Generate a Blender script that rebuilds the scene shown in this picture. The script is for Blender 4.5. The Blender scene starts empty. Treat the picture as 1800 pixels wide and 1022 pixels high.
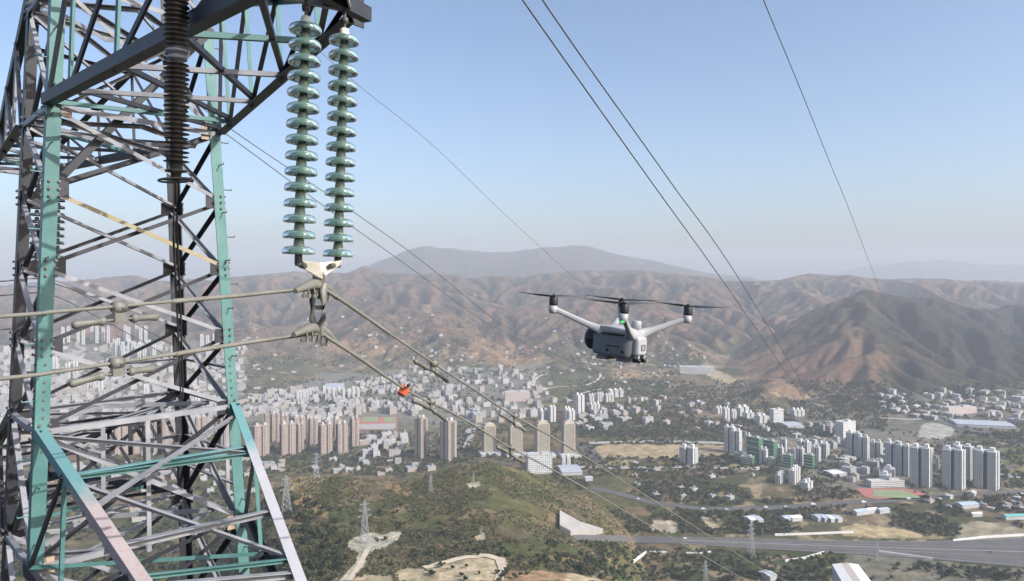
import bpy, math, random
import numpy as np
from mathutils import Vector as V, Matrix
random.seed(7); rng = np.random.default_rng(11)
C = bpy.context.scene.collection
S = bpy.context.scene
F, CX, HY = 1300.0, 900.0, 480.0          # focal length, centre column and horizon row of the photograph

def P(px, py, d):                          # a point seen at photograph pixel (px, py), d metres ahead
    return V(((px-CX)/F*d, d, (HY-py)/F*d))

# ------------------------------------------------------------------ materials
MATS = {}
def nodes(name, rough=0.7, metal=0.0):
    m = bpy.data.materials.new(name); m.use_nodes = True
    nt = m.node_tree; b = nt.nodes['Principled BSDF']
    b.inputs['Roughness'].default_value = rough; b.inputs['Metallic'].default_value = metal
    MATS[name] = m
    return m, nt, b
def N(nt, t, **kw):
    n = nt.nodes.new(t)
    for k, v in kw.items():
        if k in n.inputs: n.inputs[k].default_value = v
        else: setattr(n, k, v)
    return n
def math_(nt, op, a, b=None):
    n = nt.nodes.new('ShaderNodeMath'); n.operation = op
    for i, v in enumerate((a, b)):
        if v is None: continue
        if isinstance(v, (int, float)): n.inputs[i].default_value = v
        else: nt.links.new(v, n.inputs[i])
    return n.outputs[0]
def mixc(nt, fac, a, b):
    n = nt.nodes.new('ShaderNodeMix'); n.data_type = 'RGBA'
    for s, v in ((0, fac), (6, a), (7, b)):
        if isinstance(v, (int, float)): n.inputs[s].default_value = v
        elif isinstance(v, tuple): n.inputs[s].default_value = (*v[:3], 1)
        else: nt.links.new(v, n.inputs[s])
    return n.outputs[2]
def noise(nt, scale, detail=4, rough=.55, coord='Object'):
    tc = nt.nodes.new('ShaderNodeTexCoord')
    n = N(nt, 'ShaderNodeTexNoise'); n.inputs['Scale'].default_value = scale
    n.inputs['Detail'].default_value = detail; n.inputs['Roughness'].default_value = rough
    nt.links.new(tc.outputs[coord], n.inputs['Vector'])
    return n.outputs[0]
def ramp(nt, src, lo, hi):
    n = nt.nodes.new('ShaderNodeMapRange'); n.inputs[1].default_value = lo; n.inputs[2].default_value = hi
    nt.links.new(src, n.inputs[0]); return n.outputs[0]
def weathered(name, c1, c2, scale=3.0, rough=.6, metal=0.0, lo=.35, hi=.7, spots=None, sscale=40, slo=.62, shi=.7, bump=0.0):
    m, nt, b = nodes(name, rough, metal)
    col = mixc(nt, ramp(nt, noise(nt, scale), lo, hi), c1, c2)
    if spots: col = mixc(nt, ramp(nt, noise(nt, sscale, 5, .65), slo, shi), col, spots)
    nt.links.new(col, b.inputs['Base Color'])
    if bump:
        bn = N(nt, 'ShaderNodeBump'); bn.inputs['Strength'].default_value = bump; bn.inputs['Distance'].default_value = .01
        nt.links.new(noise(nt, sscale), bn.inputs['Height']); nt.links.new(bn.outputs[0], b.inputs['Normal'])
    return m
teal = weathered('teal_paint', (.062,.165,.155), (.098,.215,.205), 2.2, .5, spots=(.25,.36,.34), sscale=18, slo=.66, shi=.78)
teal2 = weathered('pale_teal_paint', (.10,.25,.255), (.18,.30,.32), 1.6, .5, spots=(.45,.5,.5), sscale=14, slo=.6, shi=.75)
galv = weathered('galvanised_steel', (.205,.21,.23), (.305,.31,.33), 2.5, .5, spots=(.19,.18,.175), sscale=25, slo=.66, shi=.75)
galv_shade = weathered('shaded_steel', (.020,.022,.029), (.034,.036,.045), 3, .5, spots=(.06,.053,.05), sscale=22, slo=.6, shi=.72)  # near-black copy of the galvanised steel: shade on members put into the colour
rusty = weathered('rust_speckled_steel', (.50,.42,.41), (.56,.52,.52), 2.0, .6, spots=(.40,.13,.10), sscale=30, slo=.56, shi=.68)
ochre = weathered('stained_ochre_steel', (.27,.21,.10), (.34,.31,.25), 1.4, .6, spots=(.22,.15,.06), sscale=16, slo=.6, shi=.75)
plate_m = weathered('rusty_plate', (.42,.32,.27), (.34,.27,.16), 4, .65, spots=(.20,.10,.06), sscale=20, slo=.55, shi=.7)
bolt_m = weathered('bolt_steel', (.10,.10,.10), (.16,.16,.15), 8, .5)
alu = weathered('weathered_aluminium', (.155,.15,.128), (.20,.195,.168), 5, .5, metal=.0, spots=(.11,.10,.085), sscale=40, slo=.6, shi=.75, bump=.15)
alu_d = weathered('damper_iron', (.135,.135,.115), (.18,.177,.152), 6, .55, spots=(.20,.16,.10), sscale=30, slo=.62, shi=.75)
cable_m = weathered('dark_cable', (.10,.10,.10), (.16,.155,.15), 4, .5)
shed_m = weathered('brown_grey_silicone', (.060,.052,.045), (.09,.078,.068), 4, .5)
shed_b = weathered('far_insulator_glass', (.045,.075,.075), (.07,.10,.10), 4, .3)
cap_m = weathered('green_grey_cap', (.20,.255,.20), (.28,.33,.26), 6, .5)
white_cap = weathered('white_cement_cap', (.62,.60,.54), (.72,.71,.66), 6, .6)
dark_m = weathered('dark_fitting', (.05,.055,.05), (.09,.085,.075), 8, .45)
orange_m = weathered('orange_fabric', (.72,.13,.05), (.80,.19,.08), 6, .7)
orange_d = weathered('maroon_fabric', (.07,.012,.010), (.12,.02,.016), 6, .7)
m, nt, b = nodes('toughened_glass', .12)
b.inputs['Base Color'].default_value = (.36,.66,.55,1); b.inputs['IOR'].default_value = 1.45
b.inputs['Transmission Weight'].default_value = .72
col = mixc(nt, ramp(nt, noise(nt, 9), .35, .7), (.23,.41,.345), (.31,.49,.425)); nt.links.new(col, b.inputs['Base Color'])
nt.links.new(ramp(nt, noise(nt, 25), .25, 3.2), b.inputs['Roughness'])
glass = m
shell_m = weathered('drone_grey_shell', (.33,.335,.34), (.37,.37,.38), 20, .42)
flank_m = weathered('drone_shaded_grey', (.13,.138,.152), (.15,.158,.172), 20, .5)  # darker than the shell: the flank's shade is put into its colour
black_m = weathered('matt_black_plastic', (.014,.014,.016), (.024,.024,.026), 30, .45)
prop_m = weathered('propeller_plastic', (.035,.033,.035), (.055,.05,.05), 30, .4)
lens_m = weathered('camera_lens_glass', (.13,.14,.15), (.19,.20,.21), 30, .15)
m, nt, b = nodes('green_lamp', .3)
b.inputs['Base Color'].default_value = (.05,.8,.2,1); b.inputs['Emission Color'].default_value = (.05,.9,.15,1); b.inputs['Emission Strength'].default_value = .55
lamp_m = m

# ------------------------------------------------------------------ mesh builder
class MB:
    def __init__(s): s.v = []; s.f = []; s.sm = []; s.mi = []; s.m = 0
    def add(s, vs, fs, smooth=False):
        o = len(s.v); s.v += [tuple(v) for v in vs]
        s.f += [tuple(i+o for i in f) for f in fs]; s.sm += [smooth]*len(fs); s.mi += [s.m]*len(fs)
        return s
    def box(s, c, d, ax=None):
        c = V(c); ax = ax or (V((1,0,0)), V((0,1,0)), V((0,0,1)))
        vs = [c+ax[0]*(d[0]/2*i)+ax[1]*(d[1]/2*j)+ax[2]*(d[2]/2*k) for k in (-1,1) for j in (-1,1) for i in (-1,1)]
        return s.add(vs, [(0,2,3,1),(4,5,7,6),(0,1,5,4),(2,6,7,3),(0,4,6,2),(1,3,7,5)])
    def frame(s, p0, p1, up):
        d = (p1-p0).normalized(); u = V(up); u = u - d*u.dot(d)
        if u.length < 1e-4: u = V((1,0,0)) - d*d.x
        u.normalize(); return d, u, d.cross(u)
    def beam(s, p0, p1, w, h, up=(0,0,1)):
        p0, p1 = V(p0), V(p1); d, u, r = s.frame(p0, p1, up)
        return s.box((p0+p1)/2, ((p1-p0).length, w, h), (d, r, u))
    def angle(s, p0, p1, w, n, t=None, flip=1):       # steel angle: one flange flat in the face with normal n, one turned inwards
        p0, p1 = V(p0), V(p1); d, u, r = s.frame(p0, p1, n); t = t or w*.11; r = r*flip
        pr = [(-w/2,0),(w/2,0),(w/2,-t),(-w/2+t,-t),(-w/2+t,-w),(-w/2,-w)]
        vs = [p+r*a+u*b for p in (p0, p1) for a, b in pr]
        fs = [(i,(i+1)%6,6+(i+1)%6,6+i) for i in range(6)] + [(0,1,2,3),(0,3,4,5),(6,9,8,7),(6,11,10,9)]
        if flip > 0: fs = [tuple(reversed(f)) for f in fs]
        return s.add(vs, fs)
    def corner(s, p0, p1, w, a, b, t=.018):           # leg angle: flanges along directions a and b from the heel
        p0, p1, a, b = V(p0), V(p1), V(a).normalized(), V(b).normalized()
        pr = [V((0,0,0)), a*w, a*w+b*t, a*t+b*t, a*t+b*w, b*w]
        vs = [p+q for p in (p0, p1) for q in pr]
        fs = [(i,(i+1)%6,6+(i+1)%6,6+i) for i in range(6)] + [(0,1,2,3),(0,3,4,5),(6,9,8,7),(6,11,10,9)]
        return s.add(vs, fs)
    def tube(s, pts, r, n=8, cap=True):
        pts = [V(p) for p in pts]; rr = r if isinstance(r, (list, tuple)) else [r]*len(pts)
        vs = []; ref = V((0,0,1))
        for i, p in enumerate(pts):
            d = (pts[min(i+1, len(pts)-1)]-pts[max(i-1, 0)]).normalized()
            u = ref - d*ref.dot(d)
            if u.length < .05: u = V((1,0,0)) - d*d.x
            u.normalize(); w = d.cross(u)
            vs += [p+(u*math.cos(a)+w*math.sin(a))*rr[i] for a in (2*math.pi*k/n for k in range(n))]
        fs = [(i*n+k, i*n+(k+1)%n, (i+1)*n+(k+1)%n, (i+1)*n+k) for i in range(len(pts)-1) for k in range(n)]
        s.add(vs, fs, True)
        if cap: s.add(vs[:n], [tuple(range(n-1,-1,-1))]); s.add(vs[-n:], [tuple(range(n))])
        return s
    def lathe(s, o, ax, prof, n=32, smooth=True):     # prof: (radius, distance along ax)
        o = V(o); ax = V(ax).normalized(); u = V((1,0,0)) if abs(ax.x) < .8 else V((0,1,0))
        u = (u-ax*u.dot(ax)).normalized(); w = ax.cross(u); vs = []
        for r, h in prof: vs += [o+ax*h+(u*math.cos(a)+w*math.sin(a))*r for a in (2*math.pi*k/n for k in range(n))]
        fs = [(i*n+k, i*n+(k+1)%n, (i+1)*n+(k+1)%n, (i+1)*n+k) for i in range(len(prof)-1) for k in range(n)]
        return s.add(vs, fs, smooth)
    def prism(s, pts, n, t):                           # flat polygon pts extruded by t along n
        pts = [V(p) for p in pts]; n = V(n).normalized()*t; k = len(pts)
        return s.add(pts+[p+n for p in pts], [tuple(range(k-1,-1,-1)), tuple(range(k,2*k))]+[(i,(i+1)%k,k+(i+1)%k,k+i) for i in range(k)])

def wloc(o):
    p = V((0,0,0))
    while o is not None: p += o.location; o = o.parent
    return p
def mesh(name, mb, mats, off):
    me = bpy.data.meshes.new(name)
    me.from_pydata([(v[0]-off[0], v[1]-off[1], v[2]-off[2]) for v in mb.v], [], mb.f)
    me.polygons.foreach_set('use_smooth', mb.sm)
    for m in (mats if isinstance(mats, (list, tuple)) else [mats]): me.materials.append(m)
    if max(mb.mi, default=0): me.polygons.foreach_set('material_index', mb.mi)
    me.update(); return me
def obj(name, mb, mats, parent=None, local=False):
    """one mesh object; vertices are in world space unless local"""
    if local: off = V((0,0,0))
    elif parent is not None: off = wloc(parent)
    else:
        zs = min(v[2] for v in mb.v); n = len(mb.v)
        off = V((sum(v[0] for v in mb.v)/n, sum(v[1] for v in mb.v)/n, zs))
    o = bpy.data.objects.new(name, mesh(name, mb, mats, off)); C.objects.link(o)
    if parent is not None: o.parent = parent
    elif not local: o.location = off
    return o
def tag(o, label=None, cat=None, group=None, kind=None):
    for k, v in (('label', label), ('category', cat), ('group', group), ('kind', kind)):
        if v: o[k] = v
    return o
def empty(name, loc, label, cat, group=None, rz=0):
    o = bpy.data.objects.new(name, None); C.objects.link(o); o.location = loc; o.rotation_euler = (0,0,rz)
    o.empty_display_size = .2
    return tag(o, label, cat, group)
def copy_tree(o, parent=None):
    c = o.copy(); C.objects.link(c)
    if parent is not None: c.parent = parent
    for ch in list(o.children): copy_tree(ch, c)
    return c
HAZE, HCOL, SUN_EL, SUN_E, SKY, AIR, DUST, OZ, EXPO = .000095, (.70,.75,.84,1), 34.0, 3.7, .15, .85, 3.4, 1.6, 0.6
# ------------------------------------------------------------------ terrain
def vnoise(x, y, seed):
    xi = np.floor(x); yi = np.floor(y); fx = x-xi; fy = y-yi
    xi = xi.astype(np.int64); yi = yi.astype(np.int64)
    def h(a, b):
        k = (a*374761393 + b*668265263 + seed*1442695041) & 0xffffffff
        k = ((k ^ (k >> 13))*1274126177) & 0xffffffff
        k = ((k ^ (k >> 15))*2246822519) & 0xffffffff
        return ((k ^ (k >> 16)) & 0xffff)/65535.0
    fx = fx*fx*(3-2*fx); fy = fy*fy*(3-2*fy)
    return (h(xi,yi)*(1-fx)+h(xi+1,yi)*fx)*(1-fy)+(h(xi,yi+1)*(1-fx)+h(xi+1,yi+1)*fx)*fy
def fbm(x, y, seed, o=4, g=.5):
    t = 0; a = 1; s = 0
    for i in range(o):
        t = t+a*vnoise(x, y, seed+i*17); s += a; a *= g; x = x*2.03+7.1; y = y*2.03-3.7
    return t/s
def ridged(x, y, seed, o=3):
    t = 0; a = 1; s = 0
    for i in range(o):
        t = t+a*(1-np.abs(2*vnoise(x, y, seed+i*31)-1)); s += a; a *= .5; x = x*2.1+3.3; y = y*2.1+1.7
    return t/s
def ss(a, b, x):
    t = np.clip((x-a)/(b-a), 0, 1); return t*t*(3-2*t)
def prof(px, pts):
    a = np.array(pts, float); return np.interp(px, a[:,0], a[:,1])
R1 = [(-500,505),(0,503),(120,500),(180,492),(240,484),(300,494),(400,491),(480,486),(560,480),(640,473),(700,478),(760,476),(830,487),(900,481),(1000,477),(1060,475),(1120,477),(1180,485),(1250,492),(1300,497),(1340,495),(1380,488),(1402,482),(1450,485),(1500,486),(1550,492),(1600,490),(1660,495),(1720,500),(1800,497),(2300,505)]
SP = [(1150,720),(1200,660),(1240,634),(1300,606),(1350,580),(1400,557),(1440,538),(1470,526),(1490,518),(1512,512),(1535,513),(1555,517),(1578,520),(1610,525),(1661,532),(1736,543),(1800,553),(2000,600),(2300,640)]
BM = [(-500,560),(500,520),(600,488),(640,472),(680,455),(715,442),(745,435),(800,440),(850,444),(900,443),(960,437),(1020,434),(1055,439),(1090,448),(1150,462),(1250,483),(1330,494),(1420,520),(2300,540)]
FR = [(-500,500),(1380,500),(1450,486),(1520,473),(1600,464),(1660,461),(1720,466),(1800,468),(2300,470)]
CR = [(-500,905),(200,905),(300,895),(440,866),(500,848),(540,840),(600,836),(640,842),(720,848),(780,826),(820,815),(860,811),(920,826),(1000,853),(1060,886),(1105,935),(1135,985),(1200,990)]
CD = [(-500,760),(300,790),(440,840),(540,880),(640,880),(720,880),(780,920),(850,950),(1000,1000),(1080,1020),(1200,1030)]
ERO = None; EX0, EY0, ED = -6300.0, 1900.0, 18.0
def terrain(px, Y):
    """height of the ground (camera eye = 0) and masks"""
    X = (px-CX)/F*Y
    base = -380.0 + 0*Y
    # foothills climbing to the front range 6 km away
    foot = 2650 + 250*ss(1180, 1420, px)
    jag = lambda s, sd: fbm(px/s, px*0+sd, sd, 4)-.5
    Y1 = 6000+900*jag(150, 7)
    z1 = (HY-prof(px, R1)+9*jag(46, 13)-1.5)/F*Y1
    t = np.clip((Y-foot)/(Y1-foot), 0, 1)
    s1 = t**1.15*(1-.45*ss(Y1, Y1+2200, Y))
    h = base+(z1-base)*s1
    # dark spur on the right, 3.4 km away
    Y2 = 3400+420*jag(110, 23)
    zs = (HY-prof(px, SP)+7*jag(38, 29)-1)/F*Y2
    g = np.clip((Y-1980)/(Y2-1980), 0, 1)**.9*(1-ss(Y2, Y2+1300, Y)); g = np.where(px > 1150, g, 0)*ss(1150, 1230, px)
    hs = base+(np.maximum(zs, base)-base)*g
    spur = ss(-10, 30, hs-h)
    h = np.maximum(h, hs)
    zb = (HY-prof(px, BM))/F*10500
    h = np.maximum(h, base+(zb-base)*ss(7200, 10500, Y)*(1-.3*ss(10500, 13500, Y)))
    zf = (HY-prof(px, FR))/F*15200
    h = np.maximum(h, base+(zf-base)*ss(12600, 15200, Y))
    el = np.clip((h+380)/380, 0, 1.8)
    wx = X+150*fbm(X/520, Y/520, 5)-75; wy = Y+150*fbm(X/480, Y/480, 6)-75
    def rg(s, sd): return 1-np.abs(2*(.72*vnoise(wx/s, wy/(s*2.1), sd)+.28*vnoise(wx/s*2.3+9, wy/s*1.5, sd+1))-1)
    r1 = rg(760, 301); r2 = rg(330, 311); r3 = rg(150, 321); r4 = rg(66, 331)
    gul = .26*r1+.32*r2+.26*r3+.16*r4
    top = 1-.8*np.exp(-((Y-Y1)/300)**2)-.55*np.exp(-((Y-Y2)/150)**2)*spur-.6*np.exp(-((Y-10500)/700)**2)
    far = ss(2050, 2700, Y)*(1-.45*ss(7000, 9000, Y))
    rel = (r1-.62)*165+(r2-.62)*95*(.4+.9*r1)+(r3-.6)*26
    h = h+far*np.minimum(el*1.7, 1)*top*np.where(spur > .5, np.minimum(rel*1.2, 25+.5*rel)-12, rel)
    sky = np.maximum(prof(px, R1)*1.0, 0); line = (HY-np.minimum(prof(px, R1), np.where(px > 1380, prof(px, SP), 9999))+4.0)/F*Y
    ex = h-(line-14)
    h = np.where((Y < 9000) & (ex > 0), line-14+14*(1-np.exp(-ex/14)), h)
    if ERO is not None:
        gx = (X-EX0)/ED; gy = (Y-EY0)/ED; ok = (gx > 1) & (gx < ERO.shape[1]-3) & (gy > 1) & (gy < ERO.shape[0]-3)
        gx = np.clip(gx, 1, ERO.shape[1]-3); gy = np.clip(gy, 1, ERO.shape[0]-3); ix = gx.astype(int); iy = gy.astype(int); fx = gx-ix; fy = gy-iy
        def bl(A): return (A[iy,ix]*(1-fx)+A[iy,ix+1]*fx)*(1-fy)+(A[iy+1,ix]*(1-fx)+A[iy+1,ix+1]*fx)*fy
        fade = ok*(1-ss(7600, 8500, Y))
        h = h+bl(ERO)*fade; gul = 1-np.clip(bl(WET), 0, 1)*fade
        h = h+ss(2300, 3000, Y)*(fbm(X/60, Y/60, 21, 4)-.5)*11
    h = np.maximum(h, base)
    # near hill: nose, saddle and crest
    zc = -(prof(px, CR)-HY)/F*prof(px, CD); Yc = prof(px, CD)
    zn = np.minimum(-(1066-HY)/F*500, -.455*500)+0*px
    tt = np.clip((Y-500)/(Yc-500), 0, 1)
    side = ss(1215, 1085, px)*1.0
    left = ss(330, 520, px)
    n1 = fbm(X/120, Y/120, 41, 5)-.5
    hf = zn+(zc-zn)*tt - 17*np.sin(math.pi*tt)*left + n1*26*np.sin(math.pi*np.clip(tt*.98, 0, 1))
    hf = np.where(Y > Yc, zc-(Y-Yc)*.55-((Y-Yc)/90)**2*4, hf)
    hf = base+(np.maximum(hf, base)-base)*side*(.55+.45*left)
    hn = np.where(Y < 500, -.45*Y-26+26*ss(250, 500, Y), -1e4)
    nose = np.where((Y >= 500) & (Y < 860), -.452*Y-8, -1e4)
    h = np.maximum(h, np.maximum(hf, np.maximum(hn, nose)))
    fg = np.where(hf >= h-.5, 1.0, 0.0)*(side > .05)
    return X, h, el, gul, fg, spur
def erode(n_it=22, K=.085, m=.5):
    """cut branching gullies into the hills by stream erosion on a regular grid"""
    import heapq
    nx, ny = int(12800/ED), int(6700/ED)
    gx, gy = np.meshgrid(EX0+ED*np.arange(nx), EY0+ED*np.arange(ny))
    h0 = terrain(CX+F*gx/gy, gy)[1]
    H = h0+(fbm(gx/260, gy/420, 401, 4)-.5)*70+(fbm(gx/70, gy/70, 411, 3)-.5)*16
    H = np.where(h0 > -379, H, h0-1+rng.random(h0.shape)*.2); tot = nx*ny; dx = ED
    offs = [(-1,0,1.),(1,0,1.),(0,-1,1.),(0,1,1.),(-1,-1,1.414),(-1,1,1.414),(1,-1,1.414),(1,1,1.414)]
    lin = np.arange(tot).reshape(ny, nx)
    for it in range(n_it):
        if it in (0, 4):                             # fill pits so that the water always finds a way out
            hl = H.ravel().tolist(); done = bytearray(tot); q = []
            for i in range(nx):
                for j in (0, ny-1): k = j*nx+i; q.append((hl[k], k)); done[k] = 1
            for j in range(1, ny-1):
                for i in (0, nx-1): k = j*nx+i; q.append((hl[k], k)); done[k] = 1
            heapq.heapify(q); pop, push = heapq.heappop, heapq.heappush; nb = (-1,1,-nx,nx)
            while q:
                z, k = pop(q)
                for o in nb:
                    w = k+o
                    if 0 <= w < tot and not done[w]:
                        done[w] = 1
                        if hl[w] <= z: hl[w] = z+.004
                        push(q, (hl[w], w))
            H = np.array(hl).reshape(ny, nx)
        best = np.zeros((ny, nx)); rec = lin.copy()
        for dy, dx_, ds in offs:
            s = np.full((ny, nx), -1.0); ys = slice(max(0,-dy), ny-max(0,dy)); xs = slice(max(0,-dx_), nx-max(0,dx_)); yt = slice(max(0,dy), ny-max(0,-dy)); xt = slice(max(0,dx_), nx-max(0,-dx_))
            s[ys, xs] = (H[ys, xs]-H[yt, xt])/(ds*dx); k = s > best; best[k] = s[k]; rec[k] = (lin+dy*nx+dx_)[k]
        rec[0,:] = lin[0,:]; rec[-1,:] = lin[-1,:]; rec[:,0] = lin[:,0]; rec[:,-1] = lin[:,-1]
        order = np.argsort(H, axis=None); rl = rec.ravel().tolist(); A = [1.0]*tot
        for k in order[::-1].tolist():
            r = rl[k]
            if r != k: A[r] += A[k]
        An = np.array(A); f = (K*(An*dx*dx)**m/dx).tolist(); hl = H.ravel().tolist()
        for k in order.tolist():
            r = rl[k]
            if r != k: hl[k] = (hl[k]+f[k]*hl[r])/(1+f[k])
        H = np.array(hl).reshape(ny, nx)
        P_ = np.pad(H, 1, mode='edge'); H = H+.02*(P_[:-2,1:-1]+P_[2:,1:-1]+P_[1:-1,:-2]+P_[1:-1,2:]-4*H)
    low = np.minimum(H-h0, 45)
    An = An.reshape(ny, nx); P_ = np.pad(H, 4, mode='edge'); avg = sum(P_[4+j:4+j+ny, 4+i:4+i+nx] for j in (-4,-2,0,2,4) for i in (-4,-2,0,2,4))/25
    wet = np.clip((avg-H)/9+.35, 0, 1)*.7+np.clip(np.log(An)/8, 0, 1)*.3
    return np.where(h0 > -379, low, 0), np.where(h0 > -379, wet, 0)
E_ = erode(); ERO, WET = E_
NC0 = np.concatenate([np.linspace(-420, -20, 60), np.linspace(-15, 1815, 760), np.linspace(1822, 2250, 60)])
NR0 = np.concatenate([np.geomspace(4, 440, 60), np.geomspace(446, 2600, 430), np.geomspace(2612, 7000, 230), np.geomspace(7060, 16300, 70)])
PXg, Yg = np.meshgrid(NC0, NR0)
Xg, Zg, ELg, GUg, FGg, SPg = terrain(PXg, Yg)
YS = HY-F*Zg/Yg                                    # photograph row of each ground vertex
RUN = np.minimum.accumulate(np.where(Yg > 8, YS, 5000), axis=0)
VIS = (YS <= RUN+1.0)
def ground(px, py):
    """first ground point on the ray through photograph pixel (px, py)"""
    px = np.atleast_1d(np.asarray(px, float)); py = np.atleast_1d(np.asarray(py, float))
    ci = np.clip(np.searchsorted(NC0, px), 1, len(NC0)-1); w = (px-NC0[ci-1])/(NC0[ci]-NC0[ci-1])
    ci = np.where(w > .5, ci, ci-1)
    out = np.zeros((len(px), 3))
    for i, c in enumerate(ci):
        col = RUN[:, c]
        k = int(np.searchsorted(-col, -py[i])); k = min(max(k, 1), len(NR0)-1)
        a, b = col[k-1], YS[k, c]
        f = 0 if a-b < 1e-6 else min(max((a-py[i])/(a-b), 0), 1)
        Y = NR0[k-1]+(NR0[k]-NR0[k-1])*f
        out[i] = ((px[i]-CX)/F*Y, Y, 0)
    pxx = CX+F*out[:,0]/out[:,1]
    out[:,2] = terrain(pxx, out[:,1])[1]
    return out
def gpt(px, py): return V(ground(px, py)[0])
def inpoly(px, py, poly):
    r = np.zeros(px.shape, bool); n = len(poly); j = n-1
    for i in range(n):
        xi, yi = poly[i]; xj, yj = poly[j]
        c = ((yi > py) != (yj > py)) & (px < (xj-xi)*(py-yi)/(yj-yi+1e-9)+xi)
        r ^= c; j = i
    return r
# ground colours (plain soil / scrub / grass reflectances)
olive=np.array((.095,.098,.052)); green=np.array((.062,.082,.036)); dkg=np.array((.038,.052,.028)); dry=np.array((.215,.165,.118))
purple=np.array((.185,.122,.092)); red=np.array((.31,.165,.105)); tan=np.array((.40,.315,.215)); sand=np.array((.56,.46,.33)); townc=np.array((.25,.24,.225)); lawn=np.array((.15,.17,.06))
def lerp(a, b, t): return a+(b-a)*t[..., None]
m1 = fbm(Xg/90, Yg/90, 51, 5); m2 = fbm(Xg/26, Yg/26, 61, 4); m3 = fbm(Xg/420, Yg/420, 71, 4); m4 = fbm(Xg/11, Yg/11, 81, 3)
col = lerp(np.broadcast_to(olive, Xg.shape+(3,)), dry, ss(.42, .6, m1))
col = lerp(col, green, ss(.5, .62, m3)*.7)
col = lerp(col, tan, ss(.62, .70, m2)*.8)
mt = ss(.06, .22, ELg)
mc = lerp(np.broadcast_to(purple, Xg.shape+(3,)), red, ss(.52, .66, m3))
mc = lerp(mc, np.array((.075,.08,.052)), ss(.42, .54, fbm(Xg/150, Yg/150, 91, 5))*.85)
mc = lerp(mc, np.array((.040,.046,.032)), ss(.50, .60, fbm(Xg/42, Yg/60, 95, 4))*.75)
mc = lerp(mc, np.array((.036,.044,.032)), ss(.62, .34, GUg)*.85)
mc = lerp(mc, np.array((.27,.168,.118)), ss(.72, .92, GUg)*.5*(1-.7*SPg*ss(1380, 1480, PXg))*(1-ss(6800, 8500, Yg)))
mc = lerp(mc, tan, ss(.70, .78, fbm(Xg/130, Yg/130, 101, 4))*.7)
mc = lerp(mc, np.array((.10,.105,.075)), ss(6300, 8000, Yg)*.55)
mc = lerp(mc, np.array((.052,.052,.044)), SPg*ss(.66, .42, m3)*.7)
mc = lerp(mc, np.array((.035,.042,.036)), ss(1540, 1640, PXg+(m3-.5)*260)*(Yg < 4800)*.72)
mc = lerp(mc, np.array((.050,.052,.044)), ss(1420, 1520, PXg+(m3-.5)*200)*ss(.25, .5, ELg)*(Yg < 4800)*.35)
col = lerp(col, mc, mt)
fgc = lerp(np.broadcast_to(np.array((.20,.15,.095)), Xg.shape+(3,)), np.array((.110,.112,.050)), ss(.38, .56, m1)*.85)
fgc = lerp(fgc, np.array((.26,.19,.115)), ss(.56, .66, fbm(Xg/55, Yg/55, 111, 4))*.8)
fgc = lerp(fgc, np.array((.075,.09,.036)), ss(.48, .62, m2)*.85)
fgc = lerp(fgc, np.array((.12,.095,.075)), ss(.55, .68, fbm(Xg/40, Yg/40, 121, 4))*.6)
col = lerp(col, fgc, FGg)
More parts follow.
